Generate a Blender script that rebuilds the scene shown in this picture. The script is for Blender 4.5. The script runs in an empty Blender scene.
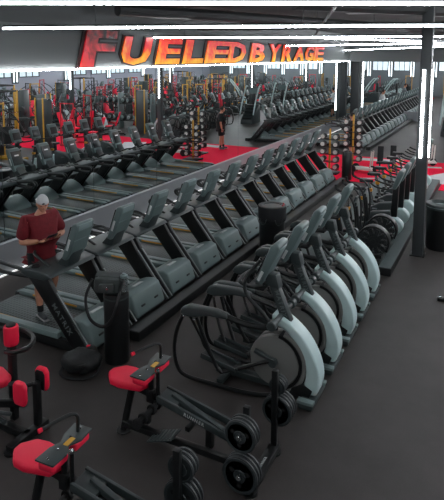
import bpy, bmesh, math, random
from mathutils import Vector, Matrix, Euler, noise
random.seed(7)
S = bpy.context.scene
COL = S.collection
PI = math.pi
def lin(c):
    c = c/255.0
    return c/12.92 if c <= 0.04045 else ((c+0.055)/1.055)**2.4
def rgb(r, g, b): return (lin(r), lin(g), lin(b), 1.0)

# ------------------------------------------------------------------ materials
def mat(name, col, rough=0.5, metal=0.0, emit=None, es=0.0, bump=0.0, bscale=200.0, var=0.0, vscale=4.0, spec=0.5, alpha_t=0.0):
    m = bpy.data.materials.new(name); m.use_nodes = True
    nt = m.node_tree; b = nt.nodes['Principled BSDF']
    b.inputs['Base Color'].default_value = col
    b.inputs['Roughness'].default_value = rough
    b.inputs['Metallic'].default_value = metal
    b.inputs['Specular IOR Level'].default_value = spec
    if alpha_t: b.inputs['Transmission Weight'].default_value = alpha_t
    if emit:
        b.inputs['Emission Color'].default_value = emit
        b.inputs['Emission Strength'].default_value = es
    tc = nt.nodes.new('ShaderNodeTexCoord')
    if var:
        n = nt.nodes.new('ShaderNodeTexNoise'); n.inputs['Scale'].default_value = vscale; n.inputs['Detail'].default_value = 6
        nt.links.new(tc.outputs['Object'], n.inputs['Vector'])
        r = nt.nodes.new('ShaderNodeMapRange'); r.inputs[1].default_value = .3; r.inputs[2].default_value = .7
        r.inputs[3].default_value = 1-var; r.inputs[4].default_value = 1+var
        nt.links.new(n.outputs['Fac'], r.inputs[0])
        mx = nt.nodes.new('ShaderNodeVectorMath'); mx.operation = 'SCALE'
        mx.inputs[0].default_value = col[:3]
        nt.links.new(r.outputs[0], mx.inputs['Scale'])
        nt.links.new(mx.outputs[0], b.inputs['Base Color'])
    if bump:
        n2 = nt.nodes.new('ShaderNodeTexNoise'); n2.inputs['Scale'].default_value = bscale
        nt.links.new(tc.outputs['Object'], n2.inputs['Vector'])
        bp = nt.nodes.new('ShaderNodeBump'); bp.inputs['Strength'].default_value = bump; bp.inputs['Distance'].default_value = .004
        nt.links.new(n2.outputs['Fac'], bp.inputs['Height']); nt.links.new(bp.outputs[0], b.inputs['Normal'])
    return m
M = {}
M['black'] = mat('black_paint', rgb(20,22,23), .36)
M['black_plastic'] = mat('black_plastic', rgb(30,34,35), .45, bump=.1)
M['dark'] = mat('charcoal_plastic', rgb(54,62,63), .42)
M['slate'] = mat('slate_grey_plastic', rgb(114,130,130), .42, var=.05)
M['slate2'] = mat('console_shell', rgb(98,114,114), .38)
M['capgrey'] = mat('console_cap_grey', rgb(128,146,146), .4)
M['shell'] = mat('pale_shroud', rgb(188,210,210), .35)
M['panel'] = mat('flywheel_panel', rgb(122,122,120), .3, metal=.1)
M['rubber'] = mat('black_rubber', rgb(24,25,26), .75)
M['belt'] = mat('running_belt', rgb(50,55,56), .55)
M['orange'] = mat('orange_stripe', rgb(225,160,50), .5)
M['yellow'] = mat('yellow_frame', rgb(205,155,50), .5)
M['red'] = mat('red_vinyl', rgb(255,32,72), .48, bump=.15, bscale=60)
M['steel'] = mat('bright_steel', rgb(190,192,194), .22, metal=.9)
M['plate'] = mat('weight_plate', rgb(38,42,44), .5)
M['platelip'] = mat('plate_lip', rgb(50,56,58), .5)
M['white'] = mat('white_print', rgb(205,210,210), .5)
M['silver'] = mat('silver_print', rgb(100,108,108), .5)
M['edge'] = mat('edge_metal', rgb(120,128,128), .4)
M['screen'] = mat('dark_screen', rgb(16,17,20), .28)
M['glow'] = mat('screen_logo', rgb(180,180,185), .4, emit=(1,.9,.9,1), es=.5)
M['led'] = mat('led_tube', (1,1,1,1), .5, emit=(.93,.97,1,1), es=50)
M['led_far'] = mat('led_tube_dim', (1,1,1,1), .5, emit=(.90,.95,1,1), es=48)
M['led_hall'] = mat('led_tube_hall', (1,1,1,1), .5, emit=(.93,.97,1,1), es=120)  # stronger tubes for the unseen lights added to brighten the hall
M['posttube'] = mat('post_tube', (1,1,1,1), .5, emit=(.93,.97,1,1), es=14)
M['ledsoft'] = mat('led_cove', (1,1,1,1), .5, emit=(.95,.97,1,1), es=60)
M['baseled'] = mat('base_led', (1,1,1,1), .5, emit=(1,.98,.97,1), es=1.1)
M['post'] = mat('post_paint', rgb(58,62,64), .5)
M['ceiling'] = mat('black_ceiling', rgb(24,25,26), .9)
M['duct'] = mat('dark_duct', rgb(46,47,48), .6)
M['fascia'] = mat('grey_fascia', rgb(92,96,96), .6)
M['knee'] = mat('pale_wall_panel', rgb(165,168,172), .45)
M['trim'] = mat('dark_trim', rgb(60,64,66), .5)
M['wall'] = mat('grey_wall', rgb(105,112,116), .7)
M['palewall'] = mat('pale_wall', rgb(170,172,186), .7)
M['win'] = mat('lit_window', (1,1,1,1), .5, emit=(.85,.95,1,1), es=2.2)
M['daylight'] = mat('window_daylight', (.6,.65,.7,1), .4, emit=(.72,.86,.92,1), es=.9)
M['skin'] = mat('skin', rgb(196,138,112), .5)
M['hairc'] = mat('dark_hair', rgb(35,28,25), .7)
M['maroon'] = mat('maroon_cloth', rgb(112,12,26), .8, var=.15, vscale=20, bump=.4, bscale=40)
M['cap'] = mat('grey_cap', rgb(196,200,202), .75, var=.06, vscale=30)
M['blackcloth'] = mat('black_cloth', rgb(24,25,28), .85, bump=.5, bscale=25)
M['greycloth'] = mat('grey_cloth', rgb(110,115,118), .85)
M['whitecloth'] = mat('white_cloth', rgb(205,208,208), .8)
M['shoe'] = mat('grey_shoe', rgb(75,80,84), .7)
M['sole'] = mat('pale_sole', rgb(150,150,150), .7)
M['clear'] = mat('clear_plastic', rgb(200,210,210), .1, alpha_t=.85)
M['bagcloth'] = mat('bag_nylon', rgb(60,66,66), .7, var=.2, vscale=15, bump=.6, bscale=20)
M['bagdark'] = mat('backpack_nylon', rgb(26,28,30), .6, var=.3, vscale=12, bump=.8, bscale=15)
M['turfwhite'] = mat('white_turf_line', rgb(205,205,208), .9)
M['deepred'] = mat('red_rubber', rgb(190,25,45), .5)  # machine frame red, also the painted reflection on the bin rim
M['chromecap'] = mat('dumbbell_cap', rgb(215,215,210), .4, metal=.2)

def grid_mat(name, c1, c2, scale, rough):
    m = mat(name, c1, rough); nt = m.node_tree; b = nt.nodes['Principled BSDF']
    tc = nt.nodes.new('ShaderNodeTexCoord')
    br = nt.nodes.new('ShaderNodeTexBrick'); br.offset = 0.0
    br.inputs['Color1'].default_value = c1; br.inputs['Color2'].default_value = c1; br.inputs['Mortar'].default_value = c2
    br.inputs['Scale'].default_value = scale; br.inputs['Mortar Size'].default_value = .09
    br.inputs['Brick Width'].default_value = .5; br.inputs['Row Height'].default_value = .5
    nt.links.new(tc.outputs['Object'], br.inputs['Vector']); nt.links.new(br.outputs['Color'], b.inputs['Base Color'])
    return m
M['belt'] = grid_mat('running_belt_grid', rgb(40,46,47), rgb(80,88,88), 9, .5)

def floor_mat():
    m = mat('rubber_floor', rgb(70,66,68), .55, spec=.35); nt = m.node_tree; b = nt.nodes['Principled BSDF']
    tc = nt.nodes.new('ShaderNodeTexCoord')
    n = nt.nodes.new('ShaderNodeTexNoise'); n.inputs['Scale'].default_value = .9; n.inputs['Detail'].default_value = 8; n.inputs['Roughness'].default_value = .7
    nt.links.new(tc.outputs['Object'], n.inputs['Vector'])
    n2 = nt.nodes.new('ShaderNodeTexNoise'); n2.inputs['Scale'].default_value = 90; n2.inputs['Detail'].default_value = 3
    nt.links.new(tc.outputs['Object'], n2.inputs['Vector'])
    cr = nt.nodes.new('ShaderNodeValToRGB')
    cr.color_ramp.elements[0].position = .3; cr.color_ramp.elements[0].color = rgb(53,49,48)
    cr.color_ramp.elements[1].position = .72; cr.color_ramp.elements[1].color = rgb(71,66,65)
    nt.links.new(n.outputs['Fac'], cr.inputs['Fac'])
    mx = nt.nodes.new('ShaderNodeMixRGB'); mx.blend_type = 'MULTIPLY'; mx.inputs['Fac'].default_value = .5
    r2 = nt.nodes.new('ShaderNodeValToRGB'); r2.color_ramp.elements[0].position = .35; r2.color_ramp.elements[0].color = (.7,.7,.7,1)
    r2.color_ramp.elements[1].position = .65
    nt.links.new(n2.outputs['Fac'], r2.inputs['Fac'])
    nt.links.new(cr.outputs['Color'], mx.inputs['Color1']); nt.links.new(r2.outputs['Color'], mx.inputs['Color2'])
    nt.links.new(mx.outputs['Color'], b.inputs['Base Color'])
    return m
M['floor'] = floor_mat()
M['turf'] = mat('red_turf', rgb(250,26,70), .9, var=.08, vscale=60, bump=.6, bscale=300, spec=.1)

def mirror_mat():
    m = bpy.data.materials.new('mirror_glass'); m.use_nodes = True
    b = m.node_tree.nodes['Principled BSDF']
    b.inputs['Base Color'].default_value = (.80,.84,.84,1); b.inputs['Metallic'].default_value = 1.0; b.inputs['Roughness'].default_value = 0.0
    return m
M['mirror'] = mirror_mat()

def fire_mat():
    # the sign's own flame artwork: yellow-orange low on the letter, red above, mottled
    m = mat('flame_print', rgb(240,120,20), .45); nt = m.node_tree; b = nt.nodes['Principled BSDF']
    tc = nt.nodes.new('ShaderNodeTexCoord'); sp = nt.nodes.new('ShaderNodeSeparateXYZ')
    nt.links.new(tc.outputs['Object'], sp.inputs[0])
    n = nt.nodes.new('ShaderNodeTexNoise'); n.inputs['Scale'].default_value = 3.2; n.inputs['Detail'].default_value = 5; n.inputs['Distortion'].default_value = .6
    nt.links.new(tc.outputs['Object'], n.inputs['Vector'])
    ad = nt.nodes.new('ShaderNodeMath'); ad.operation = 'MULTIPLY_ADD'; ad.inputs[1].default_value = 1.0
    nt.links.new(sp.outputs['Z'], ad.inputs[0]); 
    sc = nt.nodes.new('ShaderNodeMath'); sc.operation = 'MULTIPLY_ADD'; sc.inputs[1].default_value = 1.3; sc.inputs[2].default_value = -.62
    nt.links.new(n.outputs['Fac'], sc.inputs[0]); nt.links.new(sc.outputs[0], ad.inputs[2])
    cr = nt.nodes.new('ShaderNodeValToRGB'); e = cr.color_ramp.elements
    e[0].position = .0; e[0].color = rgb(255,180,30)
    e[1].position = .75; e[1].color = rgb(205,18,30)
    k = e.new(.28); k.color = rgb(248,130,15)
    k = e.new(.5); k.color = rgb(238,62,20)
    nt.links.new(ad.outputs[0], cr.inputs['Fac']); nt.links.new(cr.outputs['Color'], b.inputs['Base Color'])
    # the print colours also feed a weak emission
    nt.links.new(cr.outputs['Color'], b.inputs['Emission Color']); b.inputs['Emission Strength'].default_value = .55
    return m
M['fire'] = fire_mat()
M['firedark'] = fire_mat(); M['firedark'].name = 'dark_flame_print'
for n_ in M['firedark'].node_tree.nodes:
    if n_.type == 'VALTORGB':
        e_ = n_.color_ramp.elements; e_[0].color = rgb(235,40,30); e_[1].color = rgb(215,25,45); e_[2].color = rgb(150,12,22); e_[3].color = rgb(30,10,12)
M['signback'] = mat('sign_backing', rgb(44,26,28), .6)  # dark tone of the letters' drop shadow

# ------------------------------------------------------------------ mesh builder
def catmull(pts, n=6):
    P = [Vector(p) for p in pts]
    if len(P) < 3: return P
    out = []
    for i in range(len(P)-1):
        p0 = P[i-1] if i > 0 else P[0]*2-P[1]
        p1, p2 = P[i], P[i+1]
        p3 = P[i+2] if i+2 < len(P) else P[-1]*2-P[-2]
        for k in range(n):
            t = k/n
            out.append(.5*((2*p1)+(p2-p0)*t+(2*p0-5*p1+4*p2-p3)*t*t+(3*p1-p0-3*p2+p3)*t**3))
    out.append(P[-1]); return out
class MB:
    def __init__(s): s.bm = bmesh.new()
    def _bev(s, vs, w, seg=2):
        if w <= 0: return
        es = set()
        for v in vs:
            for e in v.link_edges:
                if len(e.link_faces) == 2 and e.calc_face_angle(0) > .6: es.add(e)
        if es: bmesh.ops.bevel(s.bm, geom=list(es), offset=w, segments=seg, affect='EDGES', profile=.5, clamp_overlap=True)
    def box(s, c, d, rot=(0,0,0), bev=.006):
        Mx = Matrix.Translation(Vector(c)) @ Euler(rot).to_matrix().to_4x4() @ Matrix.Diagonal((d[0],d[1],d[2],1))
        r = bmesh.ops.create_cube(s.bm, size=1, matrix=Mx)
        s._bev(r['verts'], min(bev, min(d)*.4)); return s
    def prism(s, poly, a, b, axis='y', bev=.008, seg=2):
        def P(u, v, w): return {'y':(u,w,v),'x':(w,u,v),'z':(u,v,w)}[axis]
        A = [s.bm.verts.new(P(u,v,a)) for u, v in poly]; B = [s.bm.verts.new(P(u,v,b)) for u, v in poly]
        fs = [s.bm.faces.new(A), s.bm.faces.new(list(reversed(B)))]
        n = len(poly)
        for i in range(n): fs.append(s.bm.faces.new((A[i],B[i],B[(i+1)%n],A[(i+1)%n])))
        bmesh.ops.recalc_face_normals(s.bm, faces=fs)
        s._bev(A+B, bev, seg); return s
    def cyl(s, p0, p1, r, r2=None, seg=16, bev=0):
        p0, p1 = Vector(p0), Vector(p1); d = p1-p0
        Mx = Matrix.Translation((p0+p1)/2) @ d.to_track_quat('Z','Y').to_matrix().to_4x4()
        q = bmesh.ops.create_cone(s.bm, cap_ends=True, segments=seg, radius1=r, radius2=r if r2 is None else r2, depth=d.length, matrix=Mx)
        s._bev([v for v in q['verts']], bev, 1) if bev else None
        return s
    def tube(s, pts, r, seg=8, n=6, closed=False, smooth=True, flat=1.0):
        P = catmull(pts, n) if smooth else [Vector(p) for p in pts]
        rad = r if isinstance(r, (list,tuple)) else None
        N = len(P); rings = []; up = None
        for i, p in enumerate(P):
            t = (P[min(i+1,N-1)]-P[max(i-1,0)]).normalized()
            if up is None:
                a = Vector((0,1,0)) if abs(t.y) < .9 else Vector((0,0,1))
                up = (a-t*a.dot(t)).normalized()
            else: up = (up-t*up.dot(t)).normalized()
            sd = t.cross(up)
            rr = r if rad is None else rad[0]+(rad[1]-rad[0])*i/(N-1)
            rings.append([s.bm.verts.new(p+up*math.cos(k*2*PI/seg)*rr+sd*math.sin(k*2*PI/seg)*rr*flat) for k in range(seg)])
        for i in range(N-1):
            for k in range(seg):
                s.bm.faces.new((rings[i][k],rings[i][(k+1)%seg],rings[i+1][(k+1)%seg],rings[i+1][k]))
        s.bm.faces.new(list(reversed(rings[0]))); s.bm.faces.new(rings[-1]); return s
    def lathe(s, prof, c=(0,0,0), seg=24, axis='z'):
        rings = []
        for r, z in prof:
            ring = []
            for k in range(seg):
                a = 2*PI*k/seg; x, y = r*math.cos(a), r*math.sin(a)
                v = (x,y,z) if axis == 'z' else (x,z,y) if axis == 'y' else (z,x,y)
                ring.append(s.bm.verts.new(Vector(c)+Vector(v)))
            rings.append(ring)
        fs = []
        for i in range(len(rings)-1):
            for k in range(seg): fs.append(s.bm.faces.new((rings[i][k],rings[i][(k+1)%seg],rings[i+1][(k+1)%seg],rings[i+1][k])))
        fs.append(s.bm.faces.new(rings[0])); fs.append(s.bm.faces.new(rings[-1]))
        bmesh.ops.recalc_face_normals(s.bm, faces=fs); return s
    def ball(s, c, r, sc=(1,1,1), seg=16, rot=(0,0,0)):
        Mx = Matrix.Translation(Vector(c)) @ Euler(rot).to_matrix().to_4x4() @ Matrix.Diagonal((sc[0],sc[1],sc[2],1))
        bmesh.ops.create_uvsphere(s.bm, u_segments=seg, v_segments=max(6,seg//2+2), radius=r, matrix=Mx); return s
    def build(s, name, m, parent=None, angle=35, disp=0):
        if disp:
            for v in s.bm.verts:
                q = noise.noise_vector(v.co*9)*disp
                v.co += q
        me = bpy.data.meshes.new(name); s.bm.to_mesh(me); s.bm.free()
        for p in me.polygons: p.use_smooth = True
        me.set_sharp_from_angle(angle=math.radians(angle))
        me.materials.append(M[m] if isinstance(m, str) else m)
        o = bpy.data.objects.new(name, me); COL.objects.link(o)
        if parent: o.parent = parent
        return o
def empty(name, loc=(0,0,0), rz=0):
    o = bpy.data.objects.new(name, None); COL.objects.link(o); o.location = loc; o.rotation_euler = (0,0,rz); o.empty_display_size = .1
    return o
def tag(o, label=None, cat=None, group=None, kind=None):
    if label: o['label'] = label
    if cat: o['category'] = cat
    if group: o['group'] = group
    if kind: o['kind'] = kind
    return o
def dup(o, parent=None):
    kids = [c for c in o.children]
    c = o.copy(); COL.objects.link(c)
    if parent: c.parent = parent
    for k in kids: dup(k, c)
    return c
def place(o, loc, rz=0, label=None, group=None, sc=None):
    o.location = loc; o.rotation_euler = (0,0,rz)
    if label: o['label'] = label
    if group: o['group'] = group
    if sc: o.scale = (sc,sc,sc)
    return o
def struct(name, mb, m, bev=0):
    o = mb.build(name, m); o['kind'] = 'structure'; return o
_txt = {}
def text_mesh(s, size, ext=.002, shear=0.0, key=None, off=.012):
    k = (s,size,ext,shear,off)
    if k in _txt: return _txt[k]
    cu = bpy.data.curves.new('lettering', 'FONT'); cu.body = s; cu.size = size; cu.extrude = ext; cu.shear = shear
    cu.align_x = 'CENTER'; cu.align_y = 'CENTER'; cu.resolution_u = 2; cu.space_character = 1.25 if size < .5 else 1.0; cu.offset = size*off
    o = bpy.data.objects.new('tmp', cu); COL.objects.link(o)
    bpy.context.view_layer.update()
    me = bpy.data.meshes.new_from_object(o.evaluated_get(bpy.context.evaluated_depsgraph_get()))
    bpy.data.objects.remove(o); bpy.data.curves.remove(cu); _txt[k] = me
    return me
def lettering(s, size, m, parent, loc, basis, name='lettering', ext=.002, shear=0.0):
    """basis: (right vector, up vector) of the text plane in the parent's frame"""
    me = text_mesh(s, size, ext, shear)
    if not me.materials: me.materials.append(M[m])
    o = bpy.data.objects.new(name, me); COL.objects.link(o); o.parent = parent
    r = Vector(basis[0]).normalized(); u = Vector(basis[1]); u = (u-r*u.dot(r)).normalized(); n = r.cross(u)
    o.matrix_local = Matrix.Translation(Vector(loc)) @ Matrix((r,u,n)).transposed().to_4x4()
    return o
ORD = ['nearest','second','third','fourth','fifth','sixth','seventh','eighth','ninth','tenth','eleventh','twelfth','thirteenth','fourteenth','fifteenth','sixteenth','seventeenth','eighteenth','nineteenth','twentieth','twenty-first','twenty-second']

OCC = []
# ------------------------------------------------------------------ camera
F_PX, TH, PIT, ROL, CY, H = 562.02, 0.46720, 0.12013, 0.0035, 123.316, 3.8725
cd = bpy.data.cameras.new('camera'); cam = bpy.data.objects.new('camera', cd); COL.objects.link(cam); S.camera = cam
fw = Vector((-math.sin(TH), math.cos(TH), 0)); rt = Vector((math.cos(TH), math.sin(TH), 0)); up = Vector((0,0,1))
f2 = fw*math.cos(PIT)-up*math.sin(PIT); u2 = up*math.cos(PIT)+fw*math.sin(PIT)
r3 = rt*math.cos(ROL)+u2*math.sin(ROL); u3 = u2*math.cos(ROL)-rt*math.sin(ROL)
cam.matrix_world = Matrix.Translation((0,0,H)) @ Matrix((r3, u3, -f2)).transposed().to_4x4()
cd.sensor_fit = 'HORIZONTAL'; cd.sensor_width = 36.0; cd.lens = 36.0*F_PX/444
cd.shift_x = 0; cd.shift_y = (CY-250)/444
cd.clip_start = .05; cd.clip_end = 300
S.view_settings.view_transform = 'Standard'; S.view_settings.look = 'None'; S.view_settings.gamma = 1.0
S.view_settings.use_curve_mapping = False
S.view_settings.exposure = -0.22
w = bpy.data.worlds.new('world'); S.world = w; w.use_nodes = True
w.node_tree.nodes['Background'].inputs[0].default_value = (.75,.85,.9,1); w.node_tree.nodes['Background'].inputs[1].default_value = .12
S.cycles.max_bounces = 8; S.cycles.diffuse_bounces = 3; S.cycles.glossy_bounces = 5
def ray(px, py):
    return f2 + r3*(px-222)/F_PX - u3*(py-CY)/F_PX
def atz(px, py, z):
    r = ray(px, py); return Vector((0,0,H)) + r*((z-H)/r.z)
def atx(px, py, x):
    r = ray(px, py); return Vector((0,0,H)) + r*(x/r.x)

# ================================================================== THE SETTING
XM = -7.69            # plane of the mirrored wall
def slab(name, x0, x1, y0, y1, z0, z1, m):
    return struct(name, MB().box(((x0+x1)/2,(y0+y1)/2,(z0+z1)/2),(x1-x0,y1-y0,z1-z0),bev=0), m)
slab('floor', -16, 16, -8, 62, -.2, 0, 'floor')
slab('ceiling', -16, 16, -8, 62, 5.0, 5.2, 'ceiling')
slab('wall_left', XM-.3, XM-.02, -8, 30.4, 0, 5.0, 'trim')
slab('wall_left_base', XM-.02, XM+.03, -8, 30.4, 0, .575, 'knee').name = 'trim_1'
slab('wall_left_cap', XM-.02, XM+.05, -8, 30.4, .577, .60, 'knee').name = 'trim_2'
slab('wall_front', -16, 16, 58.0, 58.3, 0, 5.0, 'wall')
slab('wall_right', 15.5, 15.8, -8, 58, 0, 5.0, 'palewall')
slab('wall_back', -16, 16, -8.0, -7.7, 0, 5.0, 'wall')
slab('trim_3', -15.7, XM-.3, 30.1, 30.4, 0, 5.0, 'wall')
slab('trim_4', -15.9, -15.7, 30.4, 58, 0, 5.0, 'wall')
slab('trim_5', XM+.02, 15.5, 30.0, 30.35, 3.58, 4.3, 'fascia')      # beam across the hall
slab('trim_6', XM-.02, XM+.16, -7.7, 30.0, 3.60, 4.42, 'fascia')   # fascia over the mirrors
# mirror panels with their narrow joints
t = empty('wall_mirror', (XM, 0, 0)); tag(t, 'long wall of tall mirror panels above the pale base, under the flame-lettered sign', 'mirror')
y = -7.6
while y < 30.0:
    y1 = min(y+2.4, 30.0)
    MB().box((.0,(y+y1)/2,2.09),(.012,y1-y-.012,2.98),bev=0).build('mirror_panel', 'mirror', t)
    y = y1
# red turf lane and its white markings
o = MB().prism([(-7.6,17.1),(-3.42,17.1),(-3.42,18.0),(-1.58,18.0),(-1.58,17.1),(5.0,17.1),(5.0,21.6),(-7.6,21.6)],0,.012,axis='z',bev=0).build('turf_lane', 'turf'); tag(o, 'bright red turf lane crossing the dark floor beyond the treadmills', 'turf')
def mark(x, yy, dx, dy, rz, lab):
    o = MB().box((0,0,0),(dx,dy,.004),bev=0).build('turf_marking','turfwhite'); o.location = (x,yy,.0155); o.rotation_euler = (0,0,rz)
    tag(o, lab, 'floor marking', 'white turf markings')
mark(-3.72,17.75,.55,.12,.5,'short white dash near the front edge of the red turf')
mark(-1.35,19.3,1.0,2.6,-.5,'wide white wedge on the red turf right of the lit post')
mark(-3.95,21.1,1.5,.5,.1,'white bar on the red turf behind the sled')
mark(-2.6,20.4,1.6,.25,.3,'white stripe on the red turf mirrored behind the treadmills')

# ducts, beams and pipes under the black ceiling
def duct(n, pts, r, m='duct', lab='', cat='pipe'):
    o = MB().tube(pts, r, seg=10, smooth=False).build(n, m); tag(o, lab, cat); return o
duct('air_duct', [(-3.2,9.0,4.78),(-.5,12.5,4.78)], .16, lab='dark round duct running diagonally under the ceiling at upper right', cat='duct')
duct('air_duct', [(-7.2,9.5,4.8),(-1.5,24.0,4.8)], .13, lab='dark round duct running away over the cardio rows', cat='duct')
duct('overhead_pipe', [(-7.4,8.2,4.85),(4,9.6,4.85)], .04, lab='thin dark pipe across the ceiling between the first two light lines')
duct('overhead_pipe', [(-7.4,13.2,4.56),(6,15.5,4.56)], .04, lab='thin dark pipe across the ceiling behind the second light line')
duct('sprinkler_pipe', [(-1.6,6,4.5),(-6.4,20,4.5)], .025, 'duct', lab='thin dark sprinkler pipe under the black ceiling')
o = MB().box((-3.0,12.6,4.86),(.5,.35,.12)).build('ceiling_projector','fascia'); tag(o,'small grey box fixed to the ceiling between the light lines','ceiling box')

# ------------------------------------------------------------------ LED line lights hung below the ceiling
ZL = 4.28
def led_line(p0, p1, lab, r=.018, m='led'):
    p0, p1 = Vector(p0), Vector(p1)
    t = empty('line_light', (p0+p1)/2); tag(t, lab, 'ceiling light', 'ceiling line lights')
    d = (p1-p0)/2; n = Vector((0,0,.03))
    MB().tube([-d-Vector((0,0,.0)), d], r, seg=8, smooth=False).build('tube', m, t)
    q = MB(); q.tube([-d+n, d+n], .022, seg=4, smooth=False).build('housing', 'trim', t)
    L = d.length
    hb = MB()
    for k in range(max(2,int(L/1.8))+1):
        p = -d+2*d*(k+.5)/(max(2,int(L/1.8))+1); hb.cyl(p+Vector((0,0,.04)), p+Vector((0,0,5.0-ZL)), .006, seg=6)
    hb.build('hanger', 'trim', t)
def pxline(a, b, lab, ext=(0,0), r=.014, z=ZL, m='led'):
    A, B = atz(*a, z), atz(*b, z); d = (B-A).normalized()
    led_line(A-d*ext[0], B+d*ext[1], lab, r, m)
pxline((0,3.2),(444,4), 'nearest ceiling light line, along the top edge of the picture', (2.5,8), r=.010)
pxline((0,28.5),(444,25.5), 'second ceiling light line, running above the flame-lettered sign', (-.05,9))
pxline((118,38),(444,36.6), 'third ceiling light line, starting in front of the first sign letters', (-.15,8), r=.013, m='led_far')
pxline((325,38.5),(444,41.8), 'short ceiling light line behind the third one at right', (0,9), r=.013, m='led_far')
pxline((286,46.0),(444,43.0), 'ceiling light line starting in front of the sign letter R', (0,10), z=4.22, r=.016, m='led_far')
pxline((326,51.0),(444,46.5), 'farthest ceiling light line, just above the grey beam', (0,10), z=4.16, r=.018, m='led_far')
for k, yy in enumerate((1.6,-2.4)):  # unseen lights added to brighten the foreground
    led_line((-7.0,yy-1.6,ZL),(9.5,yy+1.8,ZL), ['line light over the foreground machines, out of the frame','line light overhead behind the camera'][k])
for k, yy in enumerate((36,42,48,54)):  # added past the beam, out of sight, to brighten the far hall
    led_line((-14,yy,ZL),(12,yy+.8,ZL), ['first','second','third','last'][k]+' line light beyond the grey beam', m='led_hall')
for k in range(12):  # added outside the frame to light the mirrored machines
    yy = 5.5+k*4.2
    led_line((1.2,yy,ZL),(14.5,yy+1.0,ZL), 'line light over the machines right of the picture, row '+ORD[k]+' from the front', m='led_hall')
# cove light on the lower edge of the fascia and at the foot of the mirrored wall
o = MB().tube([(XM+.20,-7.5,3.60),(XM+.20,29.9,3.60)], .010, seg=6, smooth=False).build('cove_light','ledsoft'); tag(o,'thin white light line along the lower edge of the sign fascia','light strip')
o = MB().tube([(XM+.06,-7.5,.05),(XM+.06,29.9,.05)], .014, seg=6, smooth=False).build('base_light','baseled'); tag(o,'thin white light line along the foot of the mirrored wall behind the treadmills','light strip')

# ------------------------------------------------------------------ steel posts with vertical light tubes
def make_post():
    t = empty('steel_post'); tag(t, 'x', 'post')
    MB().box((0,0,2.5),(.2,.2,5.0),bev=.012).build('shaft','post',t)
    MB().box((0,0,.01),(.27,.27,.02),bev=.004).build('base_plate','black',t)
    a = MB().tube([(-.02,-.122,1.95),(-.02,-.122,3.62)], .026, seg=8, smooth=False).build('light_tube','posttube',t)
    a = MB().tube([(.115,.0,1.95),(.115,.0,3.62)], .014, seg=8, smooth=False).build('light_tube','posttube',t)
    return t
post = make_post(); place(post,(-1.36,11.25,0),0,'dark square post with glowing tubes standing by the round black trash can')
for k,(x,yy,lab) in enumerate([(-1.5,21.3,'dark post with glowing tubes at the far edge of the red turf'),(-1.5,31.6,'dark post with glowing tubes just beyond the grey beam'),
    (6.5,13.5,'dark post with glowing tubes among the machines seen in the mirror, nearer one'),(6.5,24.5,'dark post with glowing tubes among the machines seen in the mirror, farther one'),
    (6.5,35,'dark post with glowing tubes deep in the mirrored hall'),(-1.5,42,'dark post with glowing tubes deep in the hall behind the treadmills')]):
    p = dup(post); place(p,(x,yy,0),0,lab)
for k in range(14):
    x = -14.6+k*2.1
    t = empty('wall_light',(x,57.93,2.7)); tag(t, 'tall glowing white tube pair on the far wall', 'wall light', 'glowing tubes on the far wall')
    MB().box((-.12,0,0),(.09,.06,1.7),bev=.01).build('light_tube','win',t); MB().box((.12,0,0),(.09,.06,1.7),bev=.01).build('light_tube','win',t)
    MB().box((0,.045,0),(.5,.03,1.9),bev=.005).build('back_plate','trim',t)
for k in range(9):
    t = empty('wall_light',(15.42,8+k*5.2,2.75)); tag(t, 'tall glowing white tube pair on the right wall, seen in the mirror', 'wall light', 'glowing tubes on the right wall')
    MB().box((0,-.14,0),(.06,.09,1.6),bev=.01).build('light_tube','win',t); MB().box((0,.14,0),(.06,.09,1.6),bev=.01).build('light_tube','win',t)
    MB().box((.045,0,0),(.03,.6,1.8),bev=.005).build('back_plate','trim',t)
nw = 1
for k in range(13):
    x = -13.5+k*2.1
    if k % 4 == 3: continue
    m_ = MB(); m_.box((x,57.96,2.95),(1.5,.04,1.0),bev=0); o = m_.build('window_%d'%nw,'daylight'); o['kind'] = 'structure'
    fr = MB()
    for d in (-.75,-.25,.25,.75): fr.box((x+d,57.93,2.95),(.06,.05,1.06),bev=0)
    fr.box((x,57.93,3.46),(1.5,.05,.06),bev=0); fr.box((x,57.93,2.44),(1.5,.05,.06),bev=0); fr.build('window_frame','trim',o); nw += 1
for k in range(16):
    y_ = 9.3+k*2.6
    if k % 5 == 4: continue
    m_ = MB(); m_.box((15.47,y_,2.9),(.04,1.9,1.2),bev=0); o = m_.build('window_%d'%nw,'daylight'); o['kind'] = 'structure'
    fr = MB()
    for d in (-.95,-.3,.3,.95): fr.box((15.43,y_+d,2.9),(.05,.06,1.26),bev=0)
    fr.box((15.43,y_,3.5),(.05,1.9,.06),bev=0); fr.box((15.43,y_,2.3),(.05,1.9,.06),bev=0); fr.build('window_frame','trim',o); nw += 1
# column at the end of the mirrored wall
t = empty('square_column',(-7.28,31.0,0)); tag(t,'thick dark column with a light edge at the end of the mirrored wall','column')
MB().box((-.1,0,2.15),(.42,.6,4.3)).build('shaft','trim',t); MB().box((.2,-.05,2.15),(.18,.5,4.3)).build('side_panel','fascia',t)  # paler side panel carries the column's LED-lit side in its colour
MB().box((.33,-.25,2.2),(.05,.06,2.7)).build('light_tube','posttube',t)
o = MB().box((-4.78,35.0,.29),(1.25,.12,.55),bev=.02).build('low_partition','knee'); tag(o,'low pale box standing on the far aisle behind the second treadmill row','partition')

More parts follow.
